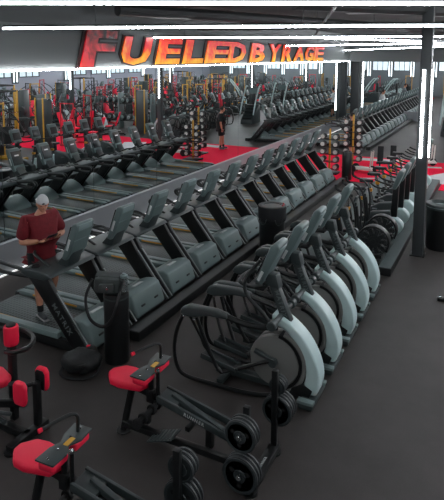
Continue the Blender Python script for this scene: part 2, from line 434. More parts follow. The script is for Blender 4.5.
# ================================================================== SIGN
sg = empty('wall_sign',(XM+.17,0,3.64)); tag(sg,'flame-coloured slanted lettering reading FUELED BY RAGE on the grey fascia','sign')
px = [('F',80,118),('U',119,153),('E',155,183),('L',182,206),('E',204,231),('D',227,247),('B',249,266),('Y',267,281),('R',281,293),('A',293,305),('G',304,314),('E',313,324)]
zt = .62
for ch, a, b in px:
    ya, yb = atx(a, 68, XM+.2).y, atx(b, 62, XM+.2).y
    wd = yb-ya; sl = .24
    for nm, off, xx, mm in (('letter',.035,.040,'fire'),('letter_backing',.075,.012,'signback')):  # dark enlarged letters stand for the drop shadow round the lettering
        me = text_mesh(ch, 1.0, .012, .0, off=off).copy()
        if off == .035:
            xs = [v.co.x for v in me.vertices]; ys = [v.co.y for v in me.vertices]
            x0, x1, y0, y1 = min(xs), max(xs), min(ys), max(ys)
        for v in me.vertices:
            u = (v.co.x-x0)/(x1-x0); q = (v.co.y-y0)/(y1-y0)
            v.co = Vector((v.co.z+xx, u*(wd-sl)+q*sl, (.02+q*zt) if ch != 'F' else (.0+q*.74)))
        me.materials.append(M['firedark' if (mm == 'fire' and ch == 'F') else mm])
        bm = bmesh.new(); bm.from_mesh(me); bmesh.ops.recalc_face_normals(bm, faces=bm.faces); bm.to_mesh(me); bm.free()
        o = bpy.data.objects.new(nm, me); COL.objects.link(o)
        if nm == 'letter': L_ = o; o.parent = sg; o.location = (0, ya, .0)
        else: o.parent = L_
MB().prism([(8.72,0),(8.80,0),(9.18,.72),(9.10,.72)], .02, .05, axis='x', bev=0).build('edge_strip','white',sg)

# ================================================================== TREADMILL
def make_treadmill():
    t = empty('treadmill'); tag(t,'x','treadmill','treadmills in the mirrored front row')
    f = MB(); f.box((.05,0,.105),(2.04,.86,.13)); 
    for sx in (-.85,.95):
        for sy in (-.3,.3): f.cyl((sx,sy,0),(sx,sy,.06),.035,seg=10)
    f.build('base_frame','black',t)
    MB().box((-.22,0,.168),(1.42,.66,.05),bev=.02).build('running_belt','belt',t)
    for s in (-1,1):
        r = MB(); r.prism([(-1.0,.175),(-.98,.21),(-.93,.235),(.60,.255),(.60,.175)], s*.345, s*.455, bev=.012)
        rail = r.build('side_rail','slate',t)
        MB().box((-.20,s*.340,.222),(.86,.008,.024),bev=0).build('stripe','orange',rail)
        MB().box((-.965,s*.40,.15),(.10,.125,.13),bev=.02).build('end_cap','dark',rail)
    h = MB(); h.prism([(.47,.14),(.50,.24),(.64,.36),(.80,.43),(.94,.455),(1.03,.42),(1.13,.15),(1.13,.11),(.47,.11)], -.36, .36, bev=.03, seg=3)
    hood = h.build('motor_hood','slate',t)
    MB().box((.87,.0,.452),(.07,.22,.012),rot=(0,-.2,0),bev=.003).build('label_plate','white',hood)
    v = MB(); v.box((1.092,.17,.24),(.02,.10,.03),rot=(0,-.28,0)); v.box((1.092,-.17,.24),(.02,.10,.03),rot=(0,-.28,0)); v.box((1.055,0,.335),(.006,.66,.008),rot=(0,-.28,0),bev=0)
    v.build('hood_vent','black',hood)
    for s in (-1,1):
        u = MB(); u.prism([(.10,.955),(.46,.985),(.58,.80),(1.15,.10),(.85,.10),(.30,.74)], s*.385, s*.455, bev=.014)
        up_ = u.build('upright','black',t)
        MB().prism([(.588,.80),(.596,.80),(1.158,.115),(1.150,.115)], s*.425-.010, s*.425+.010, bev=0).build('edge_strip','edge',up_)
        if s == -1:
            dv = Vector((.61,0,-.63)).normalized()
            lettering('MATRIX', .108, 'silver', up_, (.69,-.457,.475), (Vector((.58,0,-.70)), Vector((.7,0,.58))), ext=.001)
    tr = MB(); tr.prism([(-.02,.97),(.0,1.035),(.30,1.05),(.48,1.02),(.52,.98),(.40,.93),(.10,.93)], -.46, .46, bev=.02, seg=3)
    tray = tr.build('console_tray','dark',t)
    for s in (-1,1): MB().lathe([(.062,0),(.066,.012),(.05,.014),(.046,.002)], (.14,s*.33,1.042), seg=18).build('cup_holder','black',tray)
    for s in (-1,1):
        MB().tube([(.06,s*.43,1.01),(-.18,s*.44,1.035),(-.43,s*.445,1.05),(-.50,s*.445,1.0),(-.42,s*.445,.93),(-.18,s*.44,.925),(.12,s*.43,.94)], .027, seg=8, n=5).build('handrail','black_plastic',t)
    MB().tube([(.30,-.25,1.05),(.05,-.24,1.16),(-.06,-.12,1.17),(-.07,0,1.15),(-.06,.12,1.17),(.05,.24,1.16),(.30,.25,1.05)], .02, n=5).build('grip_bar','black_plastic',t)
    n = MB(); n.prism([(.28,1.02),(.50,1.02),(.60,1.26),(.50,1.26)], -.12, .12, bev=.02); n.build('console_neck','dark',t)
    cs = MB(); cs.prism([(.44,1.15),(.52,1.13),(.60,1.25),(.725,1.56),(.742,1.64),(.71,1.665),(.645,1.647)], -.172, .172, bev=.028, seg=3)
    con = cs.build('console','slate2',t)
    MB().box((.540,0,1.44),(.012,.29,.34),rot=(0,.352,0),bev=.004).build('screen','screen',con)
    MB().box((.556,0,1.50),(.004,.13,.03),rot=(0,.352,0),bev=0).build('screen_logo','glow',con)
    b = MB(); b.box((.728,0,1.60),(.014,.27,.09),rot=(0,.2,0),bev=.005); b.build('back_vent','capgrey',con); b = MB(); b.box((.666,0,1.42),(.010,.32,.012),rot=(0,.36,0),bev=0)
    b.build('back_seam','slate',con)
    MB().box((.575,-.174,1.36),(.035,.006,.17),rot=(0,.35,0),bev=.002).build('side_badge','white',con)
    return t
TM = make_treadmill()
PY, Y0 = .9604, 5.704
TX = -5.65
tlab = ['treadmill the man in the maroon shirt walks on','second treadmill of the front row, behind the black cylinder with the bag',
 ]
for n in range(12):
    o = TM if n == 0 else dup(TM)
    lab = tlab[n] if n < 2 else ('farthest treadmill of the front row, its frame against the red turf' if n == 11 else ORD[n]+' treadmill of the front row, counted from the one with the man')
    place(o, (TX, Y0+n*PY, 0), 0, 'grey and black '+lab)
for n in range(21):
    o = dup(TM); place(o, (TX-.62, 23.6+n*PY, 0), 0, ('nearest' if n == 0 else ORD[n] if n < 20 else 'last')+' treadmill of the far row beyond the red turf', 'treadmills in the far row')
# long rail in front of the hoods
def rail(name, x0, x1, y0, y1, h, lab, cat):
    t = empty(name, ((x0+x1)/2, y0, 0)); tag(t, lab, cat)
    L = y1-y0; w_ = x1-x0
    MB().box((0,L/2,h/2),(w_,L,h),bev=.01).build('rail_body','black',t)
    MB().box((0,L/2,h+.003),(w_-.02,L-.02,.006),bev=0).build('top_strip','trim',t)
    return t
rail('floor_rail', -4.43, -4.25, 5.95, 16.9, .13, 'long low black cable rail along the fronts of the front treadmills', 'floor rail')
rail('floor_rail', -5.04, -4.86, 23.2, 43.6, .13, 'low black cable rail along the fronts of the far treadmill row', 'floor rail')
# platform the bikes stand on
t = empty('bike_platform',(-2.5,9.85,0)); tag(t,'long low dark platform with a grey-green top under the row of bikes','platform')
MB().box((0,4.05,.07),(1.75,8.1,.14),bev=.008).build('platform_body','black',t)
MB().box((0,4.05,.143),(1.73,8.08,.008),bev=0).build('platform_top',mat('platform_mat', rgb(70,82,82), .55, var=.06, vscale=3),t)

# ================================================================== ELLIPTICAL (curved ascent trainer)
def arc(cx, cz, r, a0, a1, n=14): return [(cx+r*math.cos(math.radians(a0+(a1-a0)*k/n)), cz+r*math.sin(math.radians(a0+(a1-a0)*k/n))) for k in range(n+1)]
def band(outer, inner): return outer+list(reversed(inner))
def cm2(pts, n=5): return [(p.x,p.z) for p in catmull([(a,0,b) for a,b in pts], n)]
def make_elliptical():
    t = empty('elliptical_trainer'); tag(t,'x','elliptical trainer','elliptical trainers with pale curved shrouds')
    # base
    b = MB(); b.box((.70,0,.045),(.17,.58,.07),bev=.02); b.box((.1,0,.07),(1.2,.12,.07)); b.box((-.35,0,.05),(.09,.56,.05),bev=.015)
    b.build('base_frame','dark',t)
    for s in (-1,1): MB().box((.70,s*.25,.09),(.19,.09,.035)).build('foot_cap','slate',t)
    # pale curved shroud
    outer = cm2([(.24,.96),(.42,.90),(.62,.74),(.76,.52),(.815,.30),(.78,.10)])
    inner = cm2([(.24,.84),(.38,.80),(.52,.68),(.615,.50),(.65,.30),(.60,.10)])
    s = MB(); s.prism(band(outer, inner), -.125, .125, bev=.03, seg=3); s.build('curved_shroud','shell',t)
    # flywheel housing
    for sgn in (-1,1):
        d = MB(); d.prism(arc(.28,.40,.30,0,360,40)[:-1], sgn*.04, sgn*.135, bev=.02); d.build('side_panel','panel',t)
    r = MB(); r.prism(band(arc(.28,.40,.335,-70,80), arc(.28,.40,.30,-70,80)), -.14, .14, bev=0); r.build('ring_gap','black',t)
    g = MB(); g.prism(band(arc(.28,.40,.385,-62,72), arc(.28,.40,.335,-62,72)), -.13, .13, bev=.008); g.build('outer_panel','panel',t)
    g = MB(); g.prism([(.45,.05),(.70,.05),(.74,.16),(.62,.22),(.50,.14)], -.14, .14, bev=.01); g.build('front_bracket','black',t)
    # mast and console
    m_ = MB(); m_.prism([(.33,.88),(.47,.84),(.28,1.28),(.16,1.30)], -.055, .055, bev=.015); mast = m_.build('mast','dark',t)
    lettering('MATRIX', .075, 'silver', mast, (.325,-.057,1.07), (Vector((.16,0,-.44)), Vector((.44,0,.16))), ext=.001)
    MB().prism([(.15,1.26),(.31,1.24),(.27,1.40),(.13,1.40)], -.075, .075, bev=.015).build('mast_collar','dark',t)
    cs = MB(); cs.prism([(.04,1.31),(.12,1.28),(.31,1.68),(.34,1.77),(.29,1.80),(.23,1.77)], -.175, .175, bev=.03, seg=3); con = cs.build('console','slate2',t)
    MB().box((.124,0,1.545),(.012,.28,.34),rot=(0,.46,0),bev=.004).build('screen','screen',con)
    bv = MB(); bv.box((.297,0,1.665),(.02,.25,.14),rot=(0,.45,0),bev=.008); bv.build('back_cover','capgrey',con)
    MB().box((.115,-.178,1.40),(.035,.006,.13),rot=(0,.46,0),bev=.002).build('side_badge','white',con)
    MB().tube([(.12,-.08,1.27),(.02,-.20,1.27),(-.12,-.21,1.30),(-.16,0,1.31),(-.12,.21,1.30),(.02,.20,1.27),(.12,.08,1.27)], .022, n=5).build('fixed_handlebar','black_plastic',t)
    tr = MB(); tr.box((.05,0,1.24),(.22,.34,.035),bev=.015); tr.build('accessory_tray','black',t)
    cb = MB(); cb.cyl((.33,-.36,.93),(.33,.36,.93),.032); cb.build('pivot_shaft','dark',t)
    for s in (-1,1):
        k = MB(); k.cyl((.33,s*.30,.93),(.33,s*.40,.93),.055,bev=.01); k.build('pivot_hub','dark',t)
        MB().tube([(.33,s*.35,.93),(.20,s*.37,1.08),(.04,s*.37,1.22),(.0,s*.36,1.36),(.08,s*.34,1.52),(.17,s*.32,1.64)], .021, n=6).build('moving_handle','black_plastic',t)
        # rear hoop
        MB().tube([(-.78,s*.36,.86),(-.88,s*.37,.62),(-.92,s*.37,.36),(-.88,s*.36,.13),(-.76,s*.35,.045),(-.45,s*.34,.035),(-.10,s*.33,.035),(.20,s*.27,.04),(.42,s*.14,.06)], .024, n=6).build('frame_hoop','black',t)
        # upper arm and its boot
        MB().tube([(-.30,s*.36,.93),(-.05,s*.35,.88),(.15,s*.31,.86),(.33,s*.18,.84)], .035, n=5).build('upper_arm','black',t)
        a = MB(); a.prism([(-.83,.84),(-.80,.92),(-.70,.965),(-.36,.975),(-.20,.945),(-.20,.895),(-.45,.885),(-.60,.84),(-.72,.82)], s*.36-.055, s*.36+.055, bev=.03, seg=3); a.build('arm_cover','dark',t)
        bo = MB()
        for (x_,z_) in ((-.76,.83),(-.62,.82)): bo.ball((x_,s*.425,z_),.018,seg=8)
        bo.build('bolt','steel',t)
        # suspension links
        MB().tube([(-.62,s*.36,.82),(-.52,s*.33,.55),(-.40,s*.30,.27),(-.32,s*.28,.17)], .023, n=5).build('link_arm','black',t)
        MB().tube([(-.72,s*.33,.80),(-.60,s*.24,.50),(-.50,s*.21,.30)], .019, n=5).build('link_arm','black',t)
        MB().tube([(-.34,s*.27,.17),(-.10,s*.22,.26),(.15,s*.19,.38),(.28,s*.17,.42)], .026, n=5).build('pedal_arm','black',t)
        p = MB(); p.prism([(-.62,.28),(-.60,.33),(-.55,.31),(-.20,.235),(-.14,.27),(-.12,.24),(-.16,.20),(-.58,.27)], s*.19-.085, s*.19+.085, bev=.008); ped = p.build('pedal','black_plastic',t)
        rm = MB(); 
        for k in (-1,1): rm.prism([(-.61,.29),(-.60,.345),(-.16,.265),(-.14,.22)], s*.19+k*.085-.008, s*.19+k*.085+.008, bev=.004)
        rm.build('pedal_rim','dark',ped)
    for s in (-1,1):
        c = MB(); c.tube([(.28,s*.16,.40),(.28-s*.02,s*.17,.42),(.06,s*.18,.50 if s==-1 else .33)], .03, smooth=False); c.cyl((.28,s*.13,.40),(.28,s*.20,.40),.05); c.build('crank_arm','dark',t)
    return t
EL = make_elliptical(); EX = -2.47
def squeeze(o, k):
    for c in o.children_recursive:
        if c.type == 'MESH':
            if c.name.startswith('lettering'): c.location.y *= k
            else:
                for v_ in c.data.vertices: v_.co.y *= k
squeeze(EL, .90)
elab = ['elliptical trainer nearest the camera, its whole side in view','second elliptical trainer of the row, counted from the camera','middle one of the five elliptical trainers in the row','fourth elliptical trainer of the row, one before the bikes','farthest elliptical trainer of the row, next to the fan bikes']
for n in range(5):
    o = EL if n == 0 else dup(EL); place(o, (EX, 5.80+n*.785, 0), 0, elab[n])

# ================================================================== BIKES
def bike_seat(t, x, z, m='black_plastic'):
    s = MB(); s.prism([(-.15,-.10),(-.15,.10),(-.05,.115),(.02,.06),(.14,.028),(.14,-.028),(.02,-.06),(-.05,-.115)], z-.03, z+.035, axis='z', bev=.02, seg=3)
    for v in s.bm.verts: v.co.x += x
    return s.build('seat', m, t)
def make_air_bike():
    t = empty('fan_bike'); tag(t,'x','exercise bike','fan bikes on the platform')
    b = MB(); b.box((.60,0,.04),(.08,.56,.06),bev=.015); b.box((-.48,0,.04),(.08,.50,.06),bev=.015); b.box((.05,0,.09),(1.15,.09,.07))
    b.tube([(-.12,0,.10),(-.16,0,.55),(-.2,0,.72)], .045, smooth=False); b.tube([(.1,0,.1),(.18,0,.55),(.12,0,.98)], .045, smooth=False)
    b.build('frame','black',t)
    c = MB()
    for s in (-1,1):
        for r_ in (.26,.21,.15,.10,.05): c.tube([(.48+r_*math.cos(k*PI/12), s*(.10 if r_ < .25 else .075), .38+r_*math.sin(k*PI/12)) for k in range(25)], .0055, seg=5, smooth=False)
        for k in range(20):
            a = k*PI/10; c.tube([(.48+.05*math.cos(a),s*.10,.38+.05*math.sin(a)),(.48+.21*math.cos(a+.3),s*.10,.38+.21*math.sin(a+.3)),(.48+.26*math.cos(a+.35),s*.075,.38+.26*math.sin(a+.35))], .004, seg=4, smooth=False)
    c.build('fan_cage','black_plastic',t)
    f = MB()
    for k in range(10):
        a = k*PI/5; f.box((.48+.13*math.cos(a),0,.38+.13*math.sin(a)),(.20,.11,.07),rot=(0,-a,0),bev=0)
    f.cyl((.48,-.09,.38),(.48,.09,.38),.045); f.build('fan','plate',t)
    g = MB(); g.prism(band(arc(.48,.38,.29,-30,200), arc(.48,.38,.265,-30,200)), -.09, .09, bev=.006); g.build('fan_guard','black',t)
    p = MB(); p.prism([(-.02,.22),(.05,.46),(.30,.55),(.32,.30),(.2,.2)], -.05, .05, bev=.02); p.build('chain_cover','dark',t)
    for s in (-1,1):
        MB().tube([(.12,s*.13,.32),(.18,s*.19,.62),(.16,s*.24,1.0),(.06,s*.25,1.22),(-.14,s*.25,1.30)], .02, n=5).build('moving_arm','black',t)
        MB().tube([(-.12,s*.25,1.295),(-.18,s*.25,1.33),(-.19,s*.25,1.40)], .024, n=4).build('grip','rubber',t)
        q = MB(); q.tube([(.08,s*.09,.30),(.08+s*.14,s*.10,.30-s*.07)], .016, smooth=False); q.box((.08+s*.14,s*.16,.30-s*.07),(.10,.11,.025)); q.build('pedal','dark',t)
    MB().tube([(-.2,0,.68),(-.23,0,.93)], .028, smooth=False).build('seat_post','steel',t)
    MB().box((-.195,0,.71),(.07,.075,.06),bev=.01).build('adjuster','orange',t)
    bike_seat(t, -.25, .97)
    k = MB(); k.box((.12,0,1.10),(.03,.20,.15),rot=(0,.4,0)); k.box((.12,0,1.01),(.05,.05,.08)); k.build('display','dark',t)
    return t
def make_bike():
    t = empty('upright_bike'); tag(t,'x','exercise bike','upright bikes with pale front shrouds')
    b = MB(); b.box((.50,0,.04),(.09,.54,.06),bev=.015); b.box((-.45,0,.04),(.09,.5,.06),bev=.015); b.box((.0,0,.08),(.98,.10,.06)); b.build('base_frame','black',t)
    s = MB(); s.prism(cm2([(.44,.40),(.56,.40),(.67,.31),(.69,.20),(.61,.09),(.48,.08),(.43,.22)],4), -.11, .11, bev=.035, seg=3); s.build('front_shroud','shell',t)
    s = MB(); s.prism([(-.18,.10),(-.16,.36),(.05,.48),(.44,.54),(.47,.30),(.45,.10)], -.09, .09, bev=.03, seg=3); s.build('body_housing','dark',t)
    m_ = MB(); m_.prism([(.42,.42),(.56,.42),(.58,1.08),(.47,1.08)], -.05, .05, bev=.012); m_.build('mast','black',t)
    cs = MB(); cs.prism([(.46,1.04),(.54,1.02),(.67,1.34),(.68,1.41),(.63,1.43),(.58,1.41)], -.18, .18, bev=.03, seg=3); con = cs.build('console','slate2',t)
    MB().box((.528,0,1.235),(.012,.30,.28),rot=(0,.33,0),bev=.004).build('screen','screen',con)
    MB().tube([(.50,-.05,1.02),(.38,-.20,1.02),(.16,-.24,1.06),(.04,-.20,1.12)], .018, n=5).build('handlebar','black_plastic',t)
    MB().tube([(.50,.05,1.02),(.38,.20,1.02),(.16,.24,1.06),(.04,.20,1.12)], .018, n=5).build('handlebar','black_plastic',t)
    MB().tube([(-.10,0,.40),(-.22,0,.92)], .03, smooth=False).build('seat_post','steel',t)
    MB().box((-.17,0,.74),(.09,.08,.07),bev=.012).build('adjuster','orange',t)
    bike_seat(t, -.25, .94)
    for s_ in (-1,1):
        q = MB(); q.tube([(.12,s_*.12,.30),(.12+s_*.15,s_*.13,.30-s_*.06)], .016, smooth=False); q.box((.12+s_*.15,s_*.19,.30-s_*.06),(.10,.11,.025)); q.build('pedal','dark',t)
    return t
AB = make_air_bike(); UB = make_bike()
for n, yy in enumerate((10.13,10.90)):
    o = AB if n == 0 else dup(AB); place(o, (-2.47,yy,.147), 0, ['black fan bike beside the farthest elliptical, first on the platform','second black fan bike on the platform, beside the first upright bike'][n])
bl = ['upright bike next to the second fan bike','second upright bike counted from the fan bikes','third upright bike counted from the fan bikes','fourth upright bike counted from the fan bikes','fifth upright bike counted from the fan bikes','sixth upright bike, one before the far end of the platform','last upright bike at the far end of the platform']
for n in range(7):
    o = UB if n == 0 else dup(UB); place(o, (-2.42,11.75+n*.80,.147), 0, bl[n]+', grey with a pale shroud')

# ================================================================== BINS, BAGS, BOTTLES
t = empty('waste_cylinder',(-4.25,5.47,0)); tag(t,'slim tall black cylinder bin at the near end of the front treadmill row','bin')
MB().lathe([(.155,0),(.158,.02),(.158,.885),(.150,.905),(.120,.91),(.118,.80)], seg=36).build('bin_body','black',t)
MB().lathe([(.162,.84),(.162,.86),(.158,.862),(.158,.838)], seg=36).build('rim_band','dark',t)
t = empty('shoulder_bag',(-4.30,5.43,.915)); t.scale = (1.18,1.18,1.18); tag(t,'dark grey shoulder bag with a hanging strap on top of the slim black cylinder','bag')
b = MB(); b.box((-.03,-.01,.09),(.28,.16,.17),rot=(.08,.05,.45),bev=.04)
bo = b.build('bag_body','bagcloth',t,disp=.012)
MB().box((-.04,.02,.165),(.27,.14,.04),rot=(.05,.06,.45),bev=.022).build('flap','bagcloth',t,disp=.006)
MB().box((.03,-.11,.08),(.16,.05,.10),rot=(0,0,.45),bev=.02).build('front_pocket','bagcloth',t,disp=.004)
MB().tube([(-.17,-.09,.14),(-.21,-.16,-.05),(-.12,-.21,-.24),(.04,-.20,-.30),(.14,-.16,-.20),(.17,-.09,.0),(.12,.05,.14)], .009, n=6, flat=2).build('strap','black',t)
MB().box((.055,-.135,.085),(.03,.012,.03),rot=(0,0,.45),bev=.003).build('buckle','steel',t)
t = empty('shaker_bottle',(-4.145,5.50,.915)); tag(t,'clear plastic bottle standing beside the grey bag on the black cylinder','bottle')
MB().lathe([(.036,0),(.042,.01),(.046,.17),(.040,.19),(.038,.188),(.043,.168),(.038,.012),(.030,.008)], seg=24).build('bottle_body','clear',t)
MB().lathe([(.047,.185),(.047,.215),(.030,.225),(.02,.24)], seg=24).build('cap','slate',t)
q = atz(54.5,249,1.053)
t = empty('water_bottle',(q.x,q.y,1.062)); tag(t,'small clear bottle with a red base on the console tray of the man in maroon','bottle')
MB().lathe([(.033,.0),(.036,.01),(.036,.045),(.033,.05)], seg=20).build('bottle_base','red',t)
MB().lathe([(.033,.05),(.034,.12),(.025,.15),(.014,.16)], seg=20).build('bottle_body','clear',t)
MB().lathe([(.015,.16),(.015,.18),(.012,.182)], seg=16).build('cap','white',t)

t = empty('backpack',(-4.46,5.06,0),.35); tag(t,'black backpack with a small red tag lying on the floor beside the slim black cylinder','backpack')
b = MB(); b.ball((0,0,.14),.21,(1.15,.95,.64),20); b.ball((-.07,.02,.17),.15,(1.1,.9,.6),16); b.ball((.06,.10,.19),.10,(1.1,.8,.65),14)
b.build('pack_body','bagdark',t,disp=.045,angle=50)
b = MB(); b.ball((.02,-.10,.12),.12,(1.25,.7,.7),16); b.build('front_pocket','bagcloth',t,disp=.035,angle=50)
MB().tube([(-.20,-.02,.10),(-.24,-.13,.03),(-.12,-.20,.015),(.08,-.20,.02),(.20,-.12,.04),(.21,.0,.10)], .013, n=6, flat=1.8).build('strap','blackcloth',t)
MB().tube([(-.16,-.08,.2),(-.08,-.17,.16),(.06,-.18,.17),(.15,-.09,.2)], .010, n=6, flat=1.6).build('strap','black',t)
MB().box((.03,.12,.262),(.05,.03,.012),rot=(.3,0,.3),bev=.003).build('red_tag','red',t)

t = empty('trash_bin',(-3.97,10.08,0)); t.scale = (.90,.90,1.18); tag(t,'round black trash bin with a liner folded over its rim between the treadmills and ellipticals','bin')
MB().lathe([(.255,0),(.265,.02),(.29,.70),(.30,.76),(.29,.775),(.23,.76),(.20,.70),(.19,.60)], seg=40).build('bin_body','black',t)
l = MB(); l.lathe([(.293,.56),(.305,.60),(.308,.70),(.312,.775),(.300,.80),(.24,.79),(.225,.72),(.2235,.70),(.236,.775),(.296,.787)], seg=40); l.build('liner','blackcloth',t,disp=.010)
MB().lathe([(.298,.795),(.305,.81),(.26,.822),(.20,.81),(.19,.79),(.25,.80)], seg=40).build('rim_ring','deepred' if False else 'dark',t)
MB().tube([(.17*math.cos(a)+.06*0+.245*math.cos(a)*0+.085*math.cos(a), .255*math.sin(a), .826) for a in [k*.15-.2 for k in range(7)]], .012, n=2).build('red_edge','deepred',t)  # red strip stands for a reflection on the bin rim, put in as colour
for a0 in (-1.9,-.7):
    MB().tube([(.312*math.cos(a0+d),.312*math.sin(a0+d),.62-h_) for d,h_ in ((-.3,0),(-.2,.07),(0,.10),(.2,.07),(.3,0))], .006, n=4).build('liner_loop','dark',t)

t = empty('slim_bin',(-4.32,17.3,0)); tag(t,'slim black cylinder at the far end of the front treadmill row by the red turf','bin')
MB().lathe([(.15,0),(.155,.02),(.155,.88),(.145,.90),(.11,.905),(.10,.80)], seg=28).build('bin_body','black',t)
MB().lathe([(.05,.90),(.045,.93),(.03,.94)], seg=16).build('lid_knob','dark',t)

t = empty('trash_can',(-1.02,11.88,0)); tag(t,'large round black trash can with a grey rim right of the lit post','trash can')
MB().lathe([(.265,0),(.275,.03),(.29,.80),(.295,.84)], seg=40).build('can_body','black',t)
MB().lathe([(.298,.83),(.302,.90),(.29,.93),(.20,.955),(.19,.93),(.18,.84)], seg=40).build('lid_ring','dark',t)
MB().lathe([(.302,.868),(.305,.875),(.302,.882)], seg=40).build('rim_line','slate',t)

# ================================================================== WEIGHT PLATES
def plate_proto(r, w_):
    # axis along local Y
    t = empty('weight_plate'); tag(t,'x','weight plate')
    MB().lathe([(.026,-w_/2),(r*.93,-w_/2),(r,-w_/2+.006),(r,w_/2-.006),(r*.93,w_/2),(.026,w_/2)], seg=32, axis='y').build('disc','plate',t)
    m_ = MB()
    for s in (-1,1):
        m_.lathe([(r*.80,s*w_/2),(r*.84,s*(w_/2+.004)),(r*.95,s*(w_/2+.004)),(r*.97,s*w_/2)], seg=32, axis='y')
        m_.lathe([(.027,s*w_/2),(.027,s*(w_/2+.006)),(.055,s*(w_/2+.006)),(.06,s*w_/2)], seg=24, axis='y')
    m_.build('raised_rim','platelip',t)
    for k in range(3):
        a = k*2*PI/3+.5
        MB().lathe([(r*.11,-w_/2),(r*.13,-(w_/2+.002)),(r*.02,-(w_/2+.002)),(r*.01,-w_/2)], c=(r*.52*math.cos(a),0,r*.52*math.sin(a)), seg=10, axis='y').build('grip_hole','rubber',t)
    return t
PL = {}
def plates(root, lp, sgn, n, r, w_, lab, grp):
    key = (r,w_)
    Mx = Matrix.Translation(root.location) @ Euler(root.rotation_euler).to_matrix().to_4x4()
    words = ['innermost','second','third','outermost'] if n == 4 else ['innermost','middle','outermost']
    if n == 2: words = ['inner','outer']
    for k in range(n):
        if key not in PL: PL[key] = o = plate_proto(r, w_)
        else: o = dup(PL[key])
        p = Mx @ Vector((lp[0], lp[1]+sgn*(k*(w_+.014)+w_/2), lp[2]))
        place(o, p, root.rotation_euler.z, words[k]+' '+lab, grp)

# ================================================================== SEATED CALF MACHINES (red pads)
def make_calf():
    t = empty('seated_calf_machine'); tag(t,'x','weight machine')
    f = MB()
    f.cyl((-.85,-.12,0),(-.85,-.12,.02),.075,seg=20,bev=.004); f.tube([(-.85,-.12,.02),(-.80,-.03,.46)], .038, seg=10, smooth=False)
    f.box((-.10,-.12,.095),(1.50,.065,.06)); f.box((-.42,0,.40),(.78,.06,.075),rot=(0,.16,0))
    f.box((.66,0,.055),(.10,.66,.07)); f.box((.10,0,.19),(.07,.07,.26)); f.box((-.10,0,.24),(.05,.20,.05))
    f.cyl((.66,.29,0),(.66,.29,.018),.07,seg=20); f.cyl((.66,-.29,0),(.66,-.29,.018),.07,seg=20)
    f.build('frame','black',t)
    p = MB(); p.box((.66,.29,.44),(.06,.05,.84)); p.build('storage_post','black',t)
    p = MB(); p.box((.60,-.24,.42),(.06,.05,.72)); p.build('storage_post','black',t)
    for (y_,z_,s,L,r_) in ((.29,.40,1,.20,.024),(.29,.66,1,.17,.024),(-.24,.58,-1,.18,.024),(-.24,.21,-1,.18,.024)):
        MB().cyl((.66 if s > 0 else .60,y_+s*.02,z_),(.66 if s > 0 else .60,y_+s*L,z_),r_*.98,seg=14,bev=.003).build('storage_peg','steel',t)
    lettering('RUNNER', .034, 'white', t, (.66+.0,.0,.0925), ((0,1,0),(-1,0,0)), ext=.0015)
    s = MB(); s.prism([(-1.10,-.04),(-1.10,.04),(-1.0,.15),(-.88,.165),(-.64,.12),(-.60,.0),(-.64,-.12),(-.88,-.165),(-1.0,-.15)], .475, .555, axis='z', bev=.028, seg=3); s.build('seat','red',t)
    MB().box((-.86,0,.462),(.28,.20,.02)).build('seat_plate','black',t)
    for sg_ in (-1,1):
        k = MB(); k.prism([(-.66,sg_*.04),(-.66,sg_*.235),(-.50,sg_*.235),(-.50,sg_*.04)], .63, .71, axis='z', bev=.028, seg=3); k.build('knee_pad','red',t)
    k = MB(); k.prism([(-.67,-.245),(-.49,-.245),(-.48,-.09),(-.53,0),(-.48,.09),(-.49,.245),(-.67,.245),(-.66,.09),(-.62,0),(-.66,-.09)], .712, .727, axis='z', bev=.003); kp = k.build('pad_bracket','dark',t)
    bb = MB()
    for y_ in (-.20,-.08,.08,.20): bb.lathe([(.011,.727),(.011,.732),(.004,.734)], c=(-.58,y_,0), seg=10)
    bb.build('bolt','steel',kp)
    MB().box((-.555,.03,.730),(.045,.10,.005),bev=0).build('warning_label',M['yellow'],kp)
    MB().tube([(-.57,.16,.73),(-.57,.16,.86),(-.60,.13,.895),(-.64,.04,.90),(-.70,-.12,.89)], .015, n=5).build('handle','black_plastic',t)
    MB().cyl((-.70,-.12,.89),(-.712,-.15,.888),.018,seg=12).build('handle_cap','red',t)
    c = MB(); c.cyl((-.57,-.02,.44),(-.57,-.02,.68),.028,seg=14); c.box((-.57,-.02,.42),(.08,.07,.14)); c.build('height_post','black',t)
    MB().cyl((-.46,-.06,.38),(-.46,-.06,.72),.019,seg=12).build('release_rod','black',t)
    MB().ball((-.46,-.06,.735),.021,seg=12).build('rod_knob','steel',t)
    l = MB()
    for y_ in (-.095,.095): l.box((.05,y_,.36),(1.02,.03,.07),rot=(0,.20,0))
    l.box((.02,-.03,.375),(.75,.05,.075),rot=(0,.20,-.16))
    l.box((-.34,0,.43),(.22,.22,.05),rot=(0,.2,0)); l.box((.46,0,.27),(.20,.25,.06),rot=(0,.2,0)); lv = l.build('lever_arm','dark',t)
    lettering('RUNNER', .05, 'white', lv, (-.02,-.112,.375), ((.98,0,-.2),(.2,0,.98)), ext=.001)
    MB().cyl((.50,-.10,.27),(.50,-.36,.27),.024,seg=16,bev=.003).build('lever_peg','steel',t)
    g = MB(); g.box((-.33,-.16,.14),(.30,.20,.012),rot=(0,-.35,.0),bev=.002)
    for i in range(7): g.box((-.45+i*.04,-.16,.106+i*.0145),(.010,.18,.006),rot=(0,-.35,0),bev=0)
    g.build('foot_plate','dark',t)
    a = MB(); a.cyl((-.62,-.20,.20),(-.62,.16,.20),.03,seg=14)
    for y_ in (-.20,-.10,.06,.16): a.cyl((-.62,y_-.02,.20),(-.62,y_+.02,.20),.055,seg=14,bev=.006)
    a.box((-.62,-.02,.15),(.06,.06,.1)); a.build('foot_roller','rubber',t)
    return t
